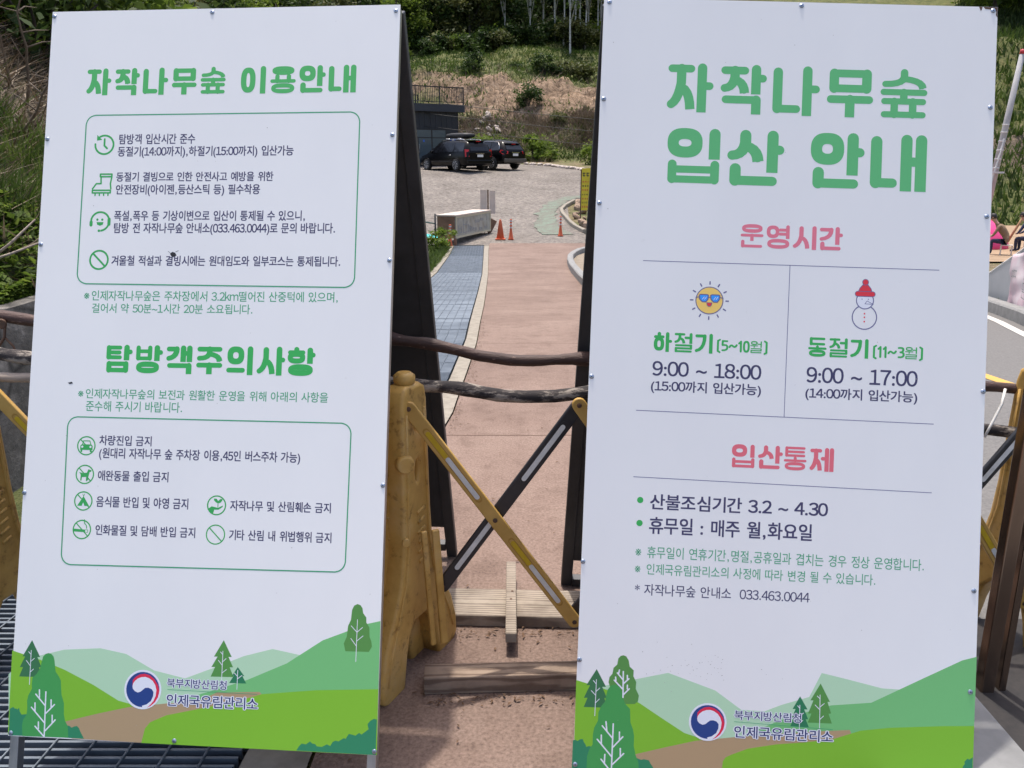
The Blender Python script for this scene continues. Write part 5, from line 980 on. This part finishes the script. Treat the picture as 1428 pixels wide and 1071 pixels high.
# banner sagging on the fence
m, n, l, b = nodes('pale pink banner cloth'); b.inputs['Roughness'].default_value = .7; v = coords(n, l); f = ntex(n, l, v, 3, 4)
l.new(ramp(n, l, f, [(.3, (.62, .58, .60)), (.5, (.58, .46, .50)), (.7, (.60, .40, .46))]), b.inputs['Base Color']); MAT_BAN = m
ban = thing('banner', (6.2, 10.0, zp(10)), 'creased pale pink banner with small dark lettering hung on the metal fence', 'banner'); bo = Vector(ban.location)
v = []; f = []; NX, NZ = 30, 14
for i in range(NX+1):
    t = i/NX; x = 6.40+(5.80-6.40)*t; y = 10.55+(9.05-10.55)*t; h = .66+.30*t
    for k in range(NZ+1):
        s = k/NZ; w_ = .025*math.sin(9*t+6*s)+.03*noise.noise(Vector((t*4, s*5, 1)))
        v.append(Vector((x-.05+w_, y-.05+w_*.4, zp(y)+.06+(h-.08*math.sin(math.pi*t))*s))-bo)
for i in range(NX):
    for k in range(NZ): f.append((i*(NZ+1)+k, i*(NZ+1)+k+1, (i+1)*(NZ+1)+k+1, (i+1)*(NZ+1)+k))
mb = MB(); mb.add(v, f, 0, True); o = mb.build('banner_cloth', MAT_BAN, ban); sd = o.modifiers.new('thick', 'SOLIDIFY'); sd.thickness = .003
for i, (t, s, wd) in enumerate([(.14,.60,.10),(.2,.6,.10),(.27,.58,.1),(.62,.5,.1),(.7,.44,.1),(.62,.36,.12),(.66,.24,.2),(.8,.3,.12),(.86,.42,.1),(.9,.25,.15)]):
    x = 6.40-.60*t; y = 10.55-1.5*t; h = .66+.30*t; d = Vector((-.37, -.93, 0)).normalized(); c = Vector((x-.10, y-.09, zp(y)+.06+h*s))-bo; g = MB()
    for (da, dz, la, lz) in ((0,.04,wd,.012),(0,-.03,wd,.012),(wd*.3,0,.014,.10),(-wd*.3,.01,.014,.07)):
        p = c+d*da+Vector((0, 0, dz)); e = d*la/2; u = Vector((0, 0, lz/2)); g.add([p-e-u, p+e-u, p+e+u, p-e+u], [(0, 1, 2, 3)])
        c = c+Vector((-.0006, 0, 0))
    g.build('lettering', MAT_INKG, ban)
struct(strip('sandy_ground', 23.5, 36, lambda y: 11.5, lambda y: 24, M('tan trampled soil', (.36, .25, .16), .95, scale=1.2, c2=(.24, .165, .10), bmp=.5, bd=.08), .01, step=.5, nx=3))
tn = thing('pop_up_tent', (16.1, 29.2, zp(29.2)), 'bright pink pop up tent half hidden behind the right edge of the hours sign', 'tent')
mb = MB(); R_ = [(1.15*math.cos(a), 1.15*math.sin(a)*.92) for a in [math.radians(k) for k in range(0, 91, 10)]]; mb.lathe([(max(r, .0005), z) for r, z in R_], (0, 0, .0), 20); mb.build('tent_skin', M('bright pink nylon', (.75, .06, .24), .6, scale=2, c2=(.62, .05, .2)), tn)
mb = MB(); mb.tube([(1.16*math.cos(a), -.02, 1.16*math.sin(a)*.93) for a in [math.radians(k) for k in range(0, 181, 12)]], .02, 6); mb.build('tent_rib', MAT_ORANGE, tn)
ob = thing('orange_stool', (14.9, 27.4, zp(27.4)), 'small orange folding stool on the tan soil in front of the pink tent', 'stool')
mb = MB(); mb.box((0, 0, .40), (.36, .3, .05)); mb.build('seat', MAT_ORANGE, ob, bevel=.01)
for s in (-1, 1): mb = MB(); mb.tube([(-.16, s*.12, 0), (.16, s*.12, .38)], .018, 6); mb.build('leg', MAT_ORANGE, ob); mb = MB(); mb.tube([(.16, s*.12, 0), (-.16, s*.12, .38)], .018, 6); mb.build('leg', MAT_ORANGE, ob)
tp = thing('timber_tripod', (17.5, 28.4, zp(28.4)), 'tripod of three pale wooden poles standing on the tan soil at the right edge', 'tripod')
for a in (0, 2.1, 4.2): mb = MB(); mb.tube([(.62*math.cos(a+.4), .62*math.sin(a+.4), 0), (.03*math.cos(a), .03*math.sin(a), 1.45)], .04, 7); mb.build('pole_leg', M('pale pole wood', (.42, .26, .14), .8) if 'pale pole wood' not in bpy.data.materials else bpy.data.materials['pale pole wood'], tp)
mb = MB(); mb.tube([(0, 0, 1.36), (0, 0, 1.44)], .075, 8); mb.build('lashing', MAT_RUST, tp)
MAT_SKIN = M('skin', (.40, .24, .17), .6)
def person(loc, rz, label, top, legs, hair, bend):
    """sitting figure grown from a skeleton with the skin modifier"""
    J = {'hip': ((0,0,.45),.125), 'waist': ((.02,0,.62),.115), 'chest': ((.06+bend*.3,0,.84),.135), 'neck': ((.10+bend*.5,0,1.02),.05), 'head0': ((.12+bend*.6,0,1.11),.075), 'head': ((.14+bend*.66,0,1.20),.09)}
    E = [('hip','waist'),('waist','chest'),('chest','neck'),('neck','head0'),('head0','head')]
    for s, t in ((-1,'r'),(1,'l')):
        J['hp'+t] = ((.02,s*.09,.44),.085); J['kn'+t] = ((.42,s*.13,.46),.065); J['an'+t] = ((.40,s*.13,.09),.042); J['to'+t] = ((.56,s*.14,.04),.038)
        J['sh'+t] = ((.07+bend*.34,s*.18,.94),.058); J['el'+t] = ((.20+bend*.3,s*.22,.70),.042); J['wr'+t] = ((.40,s*.13,.62),.030); J['ha'+t] = ((.48,s*.11,.60),.034)
        E += [('hip','hp'+t),('hp'+t,'kn'+t),('kn'+t,'an'+t),('an'+t,'to'+t),('chest','sh'+t),('sh'+t,'el'+t),('el'+t,'wr'+t),('wr'+t,'ha'+t)]
    ks = list(J); me = bpy.data.meshes.new('person'); me.from_pydata([J[k][0] for k in ks], [(ks.index(a), ks.index(c)) for a, c in E], []); o = bpy.data.objects.new('person', me); C.objects.link(o)
    o.modifiers.new('skin', 'SKIN'); sv = me.skin_vertices[0].data
    for i, k in enumerate(ks): sv[i].radius = (J[k][1], J[k][1]); sv[i].use_root = k == 'hip'
    sd = o.modifiers.new('sub', 'SUBSURF'); sd.levels = 2; sd.render_levels = 2
    bpy.context.view_layer.update(); dg = bpy.context.evaluated_depsgraph_get(); me2 = bpy.data.meshes.new_from_object(o.evaluated_get(dg)); o.modifiers.clear(); o.data = me2
    me2.materials.clear()
    for mm in (top, legs, MAT_SKIN): me2.materials.append(mm)
    for p in me2.polygons:
        c = p.center; p.use_smooth = True
        p.material_index = 2 if c.z > 1.0 or (c.z > .55 and c.x > .42) else 1 if (c.z < .53 and (c.x > .05 or c.z < .40)) else 0
    o.location = loc; o.rotation_euler = (0, 0, rz); tag(o, label, 'person')
    h = MB(); hp = Vector(J['head'][0]); h.lathe([(.0005, .115), (.055, .105), (.09, .06), (.102, .0), (.095, -.05)], hp+Vector((-.012, 0, .0)), 14); h.build('hair', hair, o)
    fp = hp+Vector((.085, 0, -.02))
    e = MB(); e.lathe([(.0005, .03), (.014, .01), (.018, -.02)], fp+Vector((.0, 0, -.01)), 8); e.build('nose', MAT_SKIN, o)
    for s in (-1, 1):
        e = MB(); e.lathe([(.011, 0), (.0005, .006)], fp+Vector((.004, s*.034, .02)), 8, Vector((1, 0, 0))); e.build('eye', hair, o)
        e = MB(); e.lathe([(.02, -.006), (.02, .006)], hp+Vector((-.005, s*.093, -.015)), 8, Vector((0, s, 0))); e.build('ear', MAT_SKIN, o)
    st = MB(); st.box((-.0, 0, .165), (.34, .34, .33)); return o
HAIR = M('black hair', (.012, .010, .010), .6); NAVY = M('navy cloth', (.025, .035, .09), .85); TANC = M('brown cloth', (.20, .13, .08), .85); DPANT = M('dark navy trousers', (.02, .022, .05), .85)
for (x, y, rz, lab, t_, l_, bd) in ((15.55, 26.2, 2.6, 'person in a brown jacket and dark trousers sitting on the tan soil', TANC, DPANT, .5), (16.95, 27.2, 2.2, 'person in a navy jacket sitting at the right edge below the tripod', NAVY, DPANT, .35)):
    person((x, y, zp(y)-.02), rz, lab, t_, l_, HAIR, bd)
    cr = thing('wooden_crate', (x, y, zp(y)), 'low wooden crate used as a seat under the '+('brown' if t_ is TANC else 'navy')+' jacket person', 'crate', None, rz)
    for k in range(4): mb = MB(); mb.box((-.02, -.15+.10*k, .32), (.34, .085, .02)); mb.build('slat', MAT_BOXTOP, cr)
    for sx_ in (-1, 1):
        for sy_ in (-1, 1): mb = MB(); mb.box((-.02+sx_*.15, sy_*.15, .155), (.04, .04, .31)); mb.build('corner_post', MAT_BOXTOP, cr)
# teal tarpaulin and a dark fence stake left of the white box
mb = MB(); v = [(-3.75+.25*i, 31.6+.2*k, zp(31.6+.2*k)+.06+.12*abs(noise.noise(Vector((i*.6, k*.6, 3))))) for i in range(6) for k in range(5)]
mb.add(v, [(i*5+k, (i+1)*5+k, (i+1)*5+k+1, i*5+k+1) for i in range(5) for k in range(4)], 0, True); tag(mb.build('tarpaulin', M('turquoise tarpaulin', (.04, .42, .42), .6), None, loc=(-3.2, 32, zp(32))), 'crumpled turquoise tarpaulin on the ground left of the white box', 'tarpaulin')
sk = MB(); sk.tube([(-2.62, 28.6, zp(28.6)-.1), (-2.62, 28.6, zp(28.6)+1.18)], .03, 8); tag(sk.build('fence_stake', MAT_RAIL, None, loc=(-2.62, 28.6, zp(28.6))), 'thin black stake standing in the grass at the left corner of the white box', 'stake')
gr_ = MB(); gr_.tube([(-2.63, 28.62, zp(28.6)+.85), (-4.4, 29.0, zp(29)+1.1), (-6.5, 29.5, zp(29.5)+1.2)], .022, 6); tag(gr_.build('green_rope', M('green rope', (.03, .12, .11), .7), None, loc=(-2.63, 28.6, zp(28.6))), 'dark green rope running left from the black stake', 'rope')
# ------------------------------------------------------------------ vegetation
def leaf_mat(name, cols, trans=.35, scale=.8):
    m, n, l, b = nodes(name); b.inputs['Roughness'].default_value = .6; b.inputs['Specular IOR Level'].default_value = .25
    at = n.new('ShaderNodeAttribute'); at.attribute_name = 'tint'
    c = ramp(n, l, at.outputs['Fac'], [(i/(len(cols)-1), k) for i, k in enumerate(cols)]); l.new(c, b.inputs['Base Color'])
    t = n.new('ShaderNodeBsdfTranslucent'); l.new(c, t.inputs[0]); mx = n.new('ShaderNodeMixShader'); mx.inputs[0].default_value = trans
    l.new(b.outputs[0], mx.inputs[1]); l.new(t.outputs[0], mx.inputs[2]); l.new(mx.outputs[0], n['Material Output'].inputs[0]); return m
LF_SPRING = leaf_mat('spring leaves', [(.035, .06, .012), (.085, .14, .02), (.15, .215, .032), (.21, .265, .05)], .5)
LF_DARK = leaf_mat('dark leaves', [(.012, .026, .009), (.028, .055, .014), (.05, .085, .02), (.08, .115, .026)])
LF_OLIVE = leaf_mat('olive leaves', [(.03, .04, .014), (.06, .075, .022), (.10, .115, .035), (.15, .14, .05)])
GRASS_M = leaf_mat('grass blades', [(.03, .05, .012), (.06, .10, .018), (.10, .15, .028), (.17, .16, .06)])
DRY_M = leaf_mat('dry stems', [(.07, .05, .032), (.14, .105, .07), (.22, .17, .12), (.32, .26, .19)], .1)
TRUNK_M = M('grey brown bark', (.10, .085, .07), .9, scale=6, stretch=(3, 3, .6), c2=(.05, .042, .035), bmp=.5, bd=.02)
m, n, l, b = nodes('white birch bark'); b.inputs['Roughness'].default_value = .75; v = coords(n, l, (1, 1, 3.5)); f = ntex(n, l, v, 2.4, 5, .7)
l.new(ramp(n, l, f, [(.36, (.06, .055, .05)), (.42, (.42, .40, .37)), (.7, (.60, .585, .55))]), b.inputs['Base Color']); MAT_WBIRCH = m
RS = np.random.RandomState(5)
def leaves_geo(cent, size, flat=.5, aspect=1.5):
    """one kite of four points per centre, random tilt; returns v, f"""
    n = len(cent); nn = RS.normal(size=(n, 3)); nn[:, 2] = abs(nn[:, 2])+flat; nn /= np.linalg.norm(nn, axis=1)[:, None]
    a = RS.normal(size=(n, 3)); a -= nn*(a*nn).sum(1)[:, None]; a /= np.linalg.norm(a, axis=1)[:, None]; b = np.cross(nn, a)
    s = (size*RS.uniform(.6, 1.3, n))[:, None]
    v = np.stack([cent-a*s*.5*aspect, cent+b*s*.36-a*s*.05+nn*s*.08, cent+a*s*.5*aspect, cent-b*s*.36-a*s*.05+nn*s*.08], 1).reshape(-1, 3)
    return v, np.arange(4*n).reshape(-1, 4)
def tinted(name, v, f, mat, tint, parent=None, kind=None):
    o = raw_mesh(name, v, f, mat, parent, kind); at = o.data.attributes.new('tint', 'FLOAT', 'FACE'); at.data.foreach_set('value', np.clip(tint, 0, 1).astype(np.float32)); return o
def crown_pts(n, clumps, rx, rz, zc, csz):
    """leaf centres in clumps spread through an uneven ellipsoid"""
    C_ = []
    for k in range(clumps):
        while True:
            p = RS.uniform(-1, 1, 3); r = np.linalg.norm(p)
            if r < 1 and RS.rand() < .25+.75*r: break
        C_.append(p*[rx, rx, rz]+[0, 0, zc])
    C_ = np.array(C_); k = RS.randint(0, clumps, n); w_ = RS.uniform(.55, 1.3, clumps)
    P = C_[k]+RS.normal(size=(n, 3))*csz*w_[k][:, None]*[1, 1, .7]; tn = RS.uniform(0, .55, clumps)[k]+RS.uniform(0, .45, n)
    return P, tn, C_
def make_tree(name, h, rx, rz, zc, n, clumps, csz, leaf, mat, tr, trunk_mat, label, cat, group, twig=10):
    T = thing(name, (0, 0, 0), label, cat, group)
    P, tn, C_ = crown_pts(n, clumps, rx, rz, zc, csz); v, f = leaves_geo(P, leaf); tinted('crown', v, f, mat, tn, T)
    mb = MB(); k = rnd.uniform(-1, 1); pts = [(k*.12*math.sin(t*3)*h*.1, .1*math.sin(t*2.3+1)*h*.08, h*t-.3) for t in [i/9 for i in range(10)]]; mb.tube(pts, [tr*(1-.8*i/9) for i in range(10)], 8)
    for i in range(twig):
        c = C_[rnd.randrange(len(C_))]; t = max(.15, min(.9, (c[2]-.15*h)/h*.8)); j = int(t*9); a = Vector(pts[j]); e = Vector(c)
        mb.tube([a, a.lerp(e, .5)+Vector((0, 0, .06*h)), e], [tr*.35, tr*.22, tr*.06], 5)
    mb.build('trunk', trunk_mat, T); return T
def scatter(protos, spots, sink=.1, labels=None, smin=.8, smax=1.25):
    used = set()
    for i, (x, y) in enumerate(spots):
        p = protos[i % len(protos)]; o = p if i < len(protos) else copy_tree(p)
        s = rnd.uniform(smin, smax); o.location = (x, y, gz(x, y)-sink); o.scale = (s, s, s*rnd.uniform(.9, 1.1)); o.rotation_euler = (0, 0, rnd.uniform(0, 6.28))
        if labels: o['label'] = labels
# broadleaf forest on the hillside
FL = 'green broadleaf tree in the dense wood covering the hillside'
tp_ = [make_tree('broadleaf_tree', 9, 3.2, 3.6, 4.6, 3400, 34, .62, .34, mt, .16, TRUNK_M, FL, 'tree', 'broadleaf trees of the hillside wood') for mt in (LF_DARK, LF_SPRING, LF_DARK, LF_OLIVE)]
q = random.Random(21); sp = []
for row, (y0, st) in enumerate(((100, 3.4), (105, 3.8), (111, 4.2), (118, 5), (127, 6))):
    x = -30+q.random()*2
    while x < 26:
        if not (row < 2 and x > 3): sp.append((x+q.uniform(-1, 1), y0+q.uniform(-2, 2)))
        x += st*q.uniform(.8, 1.3)
for k in range(24):
    y = q.uniform(52, 84); sp.append((y*q.uniform(.52, .80), y))
for k in range(16): sp.append((q.uniform(-62, -28), q.uniform(86, 118)))
for k in range(18): sp.append((q.uniform(24, 58), q.uniform(84, 112)))
scatter(tp_, sp, .3)
# birches
BL = 'slender white barked birch standing at the edge of the hillside wood'
bp0 = [make_tree('birch_tree', 12, 1.5, 3.4, 9.2, 900, 22, .45, .26, LF_SPRING, .125, MAT_WBIRCH, BL, 'birch', 'white birches at the edge of the wood', 14) for k in range(3)]
scatter(bp0, [(6.1,92.5),(-.75,99),(1.9,98),(4.75,99),(7.6,101),(8.9,104),(5.6,97),(3.6,104),(6.9,98),(9.8,101),(11.5,99),(8.0,96.5),(10.6,107),(5.2,108),(30.5,50),(32.2,52),(33.8,54),(34,56),(32.5,50.5),(36,57.5)], .3, None, .75, 1.1)
# understorey shrubs and slope shrubs
def make_shrub(label, group, r, h, n, clumps, csz, leaf, mat, stems=9, cat='shrub', name='shrub'):
    T = thing(name, (0, 0, 0), label, cat, group)
    P, tn, C_ = crown_pts(n, clumps, r, h*.5, h*.52, csz); P[:, 2] = np.maximum(P[:, 2], .02); v, f = leaves_geo(P, leaf); tinted('foliage', v, f, mat, tn, T)
    mb = MB()
    for k in range(stems): c = C_[k % len(C_)]; mb.tube([(0, 0, -.1), (c[0]*.4, c[1]*.4, c[2]*.6), tuple(c)], [h*.018, h*.012, h*.004], 5)
    mb.build('stem', TRUNK_M, T); return T
SL = 'leafy shrub growing at the foot of the hillside wood'
sh = [make_shrub(SL, 'shrubs at the foot of the wood', 1.5, 2.2, 1300, 20, .34, .26, mt) for mt in (LF_DARK, LF_SPRING, LF_OLIVE)]
sp = [(q.uniform(-22, 4), q.uniform(93, 99)) for k in range(22)]+[(q.uniform(4, 18), q.uniform(96, 104)) for k in range(12)]
scatter(sh, sp, .2)
for k, (x, y, s, mt, lab) in enumerate([(3.1,79.5,1.0,LF_DARK,'dark green shrub at the left end of the bare rock cut'),(1.35,74,.9,LF_DARK,'dark green shrub just below the lowest cable on the slope'),(-3.6,79,1.0,LF_DARK,'dark green shrub on the slope above the roof terrace railing'),(1.7,66.5,1.05,LF_SPRING,'tall light green bush at the far edge of the gravel lot'),(2.9,65.5,.5,LF_SPRING,'smaller light green bush at the far edge of the gravel lot'),(-2.6,67.6,.85,LF_SPRING,'bright green bush right behind the two black cars'),(-1.0,67.8,.75,LF_SPRING,'bright green bush behind the right hand black car'),(5.9,61.5,.75,LF_SPRING,'green bush at the lot edge beside the hours sign'),(4.6,80.5,.7,LF_OLIVE,'small olive shrub on top of the bare rock cut'),(6.4,81.5,1.2,LF_OLIVE,'wide olive shrub on the crest beside the hours sign'),(3.9,71,.6,LF_OLIVE,'small olive shrub below the bare rock cut'),(.4,84,.8,LF_DARK,'dark shrub on the grassy terrace above the rock cut')]):
    o = make_shrub(lab, 'single shrubs on the slope', 1.15, 1.9, 1200, 16, .27, .20, mt); o.location = (x, y, gz(x, y)-.15); o.scale = (s, s, s)
# grass and dry scrub on the slopes: nobody could count it
def blades(name, pts, hgt, wid, mat, tint, lean=.35):
    n = len(pts); a = RS.uniform(0, 6.28, n); h = hgt*RS.uniform(.5, 1.4, n); d = np.stack([np.cos(a), np.sin(a), np.zeros(n)], 1)*(wid*RS.uniform(.6, 1.3, n))[:, None]
    tip = RS.normal(size=(n, 3))*lean*h[:, None]; tip[:, 2] = h
    v = np.stack([pts-d, pts+d, pts+tip*.55+d*.6, pts+tip], 1).reshape(-1, 3); o = tinted(name, v, np.arange(4*n).reshape(-1, 4), mat, tint, None, 'stuff'); return o
def field(n, fx, fy, keep):
    P = []; T_ = []
    while len(P) < n:
        x, y = fx(), fy(); k = keep(x, y)
        if k > 0 and rnd.random() < k: P.append((x, y, gz(x, y)-.06)); T_.append(.5*noise.noise(Vector((x*.25, y*.25, 4)))+.45+rnd.uniform(-.3, .3))
    return np.array(P), np.array(T_)
def kslope(x, y):
    d = y-toe(x)
    if d < .3: return 0
    rk = max(0, 1-abs(d-9.5)/4.5)*(1 if x > -2 else .5)
    return max(.0, (1-rk*1.25))*(.45+.8*max(0, noise.noise(Vector((x*.35, y*.35, 1)))+.3))
P, t_ = field(30000, lambda: rnd.uniform(-12, 15), lambda: rnd.uniform(62, 100), kslope)
tag(blades('hillside_grass', P, .30, .06, GRASS_M, t_, .6), 'patchy green grass growing over the slope behind the parking lot', 'grass', None, 'stuff')
P, t_ = field(16000, lambda: rnd.uniform(-8, 13), lambda: rnd.uniform(63.5, 82), lambda x, y: (.9 if 2 < y-toe(x) < 6.5 else .04)*(.3+max(0, noise.noise(Vector((x*.4, y*.4, 8))))*1.8))
tag(blades('dry_scrub', P, .55, .025, DRY_M, t_, .7), 'grey brown dry scrub on the lower slope behind the parking lot', 'scrub', None, 'stuff')
P, t_ = field(16000, lambda: rnd.uniform(18, 50), lambda: rnd.uniform(36, 75), lambda x, y: .7 if .5 < x/y < .75 else 0)
tag(blades('hillside_grass', P, .5, .07, GRASS_M, t_-.15), 'rough dark grass on the hillside at the right edge', 'grass', None, 'stuff')
# verge grass by the road fence, weeds left of the grating
P = []; 
while len(P) < 7000:
    y = rnd.uniform(7, 15); x = rR(y)+rnd.uniform(.2, 1.15); P.append((x, y, zp(y)-.05))
P = np.array(P); tag(blades('verge_grass', P, .13, .012, GRASS_M, RS.uniform(.1, .8, len(P)), .5), 'strip of green grass between the road kerb and the metal fence', 'grass', None, 'stuff')
P = []
while len(P) < 9000:
    y = rnd.uniform(9, 29.5); x = kL(y)-rnd.uniform(.02, 1)**1.5*2.2; P.append((x, y, gz(x, y)-.04))
P = np.array(P); tag(blades('weeds', P, .20, .014, GRASS_M, RS.uniform(0, .7, len(P)), .6), 'weeds and grass growing left of the grating kerb', 'grass', None, 'stuff')
for i, (x, y) in enumerate([(-2.35, 29.2), (-2.5, 27.5)]):
    o = make_shrub(['leafy weed clump in front of the brown end of the white box', 'low leafy weed clump beside the black stake'][i], None, .35, .7, 300, 8, .09, .10, LF_SPRING, 5, 'weed', 'weed_clump'); o.location = (x, y, zp(y)-.05)
# left bank: shrubs, tangle of bare branches, grass, ivy
BLb = 'leafy green shrub at the top of the left bank behind the rules sign'
sh = [make_shrub(BLb, 'shrubs on top of the left bank', 1.0, 1.6, 1500, 22, .22, .115, mt, 12) for mt in (LF_SPRING, LF_DARK, LF_SPRING)]
scatter(sh, [(-5.2,9.2),(-5.9,10.2),(-6.4,10.0),(-5.4,10.3),(-4.75,8.9),(-6.3,11.3),(-7.2,12),(-7.0,10.8),(-5.8,12),(-8.2,12.5),(-6.6,13.3),(-5.6,11.2)], .25, None, .85, 1.2)
BT = 'dark leafy tree rising above the left bank'
tb = [make_tree('broadleaf_tree', 5.5, 2.0, 2.3, 3.0, 3200, 30, .42, .17, LF_DARK, .10, TRUNK_M, BT, 'tree', 'trees above the left bank') for k in range(2)]
scatter(tb, [(-8.6,13.6),(-7.4,15),(-10.2,14.6),(-9.4,16.5),(-7.2,16.6),(-12,16),(-8,18.5),(-7,20)], .2, None, .8, 1.15)
for k in range(34):
    y = rnd.uniform(6.0, 8.4); x = -.575*y+rnd.uniform(-.9, .6); z = gz(x, y); mb = MB(); p = Vector((0, 0, -.05)); d = Vector((rnd.uniform(-1, 1), rnd.uniform(-.6, .6), rnd.uniform(.1, .8))).normalized(); pts = [p]
    for i in range(7): d = (d+Vector((rnd.uniform(-.4, .4), rnd.uniform(-.4, .4), rnd.uniform(-.35, .2)))).normalized(); p = p+d*rnd.uniform(.10, .2); pts.append(p)
    r0 = rnd.uniform(.006, .014); mb.tube(pts, [r0*(1-.1*i) for i in range(8)], 6)
    for i in (2, 3, 4, 5):
        e = pts[i]; d2 = Vector((rnd.uniform(-1, 1), rnd.uniform(-1, 1), rnd.uniform(-.2, .9))).normalized(); mb.tube([e, e+d2*.14, e+d2*.24+Vector((rnd.uniform(-.06, .06), 0, rnd.uniform(-.06, .03)))], [r0*.5, r0*.35, r0*.15], 5)
    o = mb.build('bare_branch', DRY_M if False else M('bare grey branch', (.20, .155, .115), .9, scale=8, c2=(.10, .075, .055)) if 'bare grey branch' not in bpy.data.materials else bpy.data.materials['bare grey branch']); o.location = (x, y, z); tag(o, 'bare grey brown branch in the tangle on the left bank', 'branch', 'tangle of bare branches on the left bank')
def kb(y0, y1): return lambda: rnd.uniform(y0, y1)
def bankpts(n, y0, y1, dx0, dx1):
    P = []
    for k in range(n): y = rnd.uniform(y0, y1); x = min(-2.52, -.585*y+rnd.uniform(dx0, dx1)); P.append((x, y, gz(x, y)-.05))
    return np.array(P)
P = bankpts(5000, 4.4, 9, -1.0, .9); tag(blades('bank_litter', P, .16, .008, DRY_M, RS.uniform(.1, .9, len(P)), 1.6), 'dry grass stems and leaf litter on the left bank', 'litter', None, 'stuff')
C_ = bankpts(46, 4.5, 6.6, -.7, .7); P = np.repeat(C_, 90, 0)+RS.normal(size=(46*90, 3))*[.07, .07, 0]; tag(blades('bank_grass', P, .22, .006, GRASS_M, np.repeat(RS.uniform(.1, .6, 46), 90)+RS.uniform(-.1, .2, 46*90), .55), 'clumps of dark green grass on the left bank', 'grass', None, 'stuff')
P = bankpts(5200, 3.4, 5.0, -.6, .6); P[:, 2] += .05+RS.uniform(0, .10, len(P)); v, f = leaves_geo(P, .055, 1.2, 1.2); o = tinted('ground_ivy', v, f, LF_SPRING, RS.uniform(0, .8, len(P)), None, 'stuff'); tag(o, 'low leafy green ground cover above the stone wall at left', 'ground cover', None, 'stuff')
for i, pts in enumerate([[(-2.72,4.30,.0),(-2.70,4.32,.14),(-2.64,4.3,.27)],[(-2.74,4.30,.0),(-2.62,4.35,.10),(-2.50,4.4,.22)],[(-2.75,4.28,.0),(-2.60,4.3,.05),(-2.45,4.35,.11)]]):
    z0 = gz(-2.74, 4.3); mb = MB(); mb.tube([(x, y, z0+z-.02) for x, y, z in pts], [.009, .007, .004], 7); tag(mb.build('pale_twig', MAT_PALEW, None, loc=(-2.73, 4.3, z0)), ['steepest of the three pale twigs standing in the ivy at left', 'middle one of the three pale twigs in the ivy at left', 'lowest of the three pale twigs lying in the ivy at left'][i], 'twig')
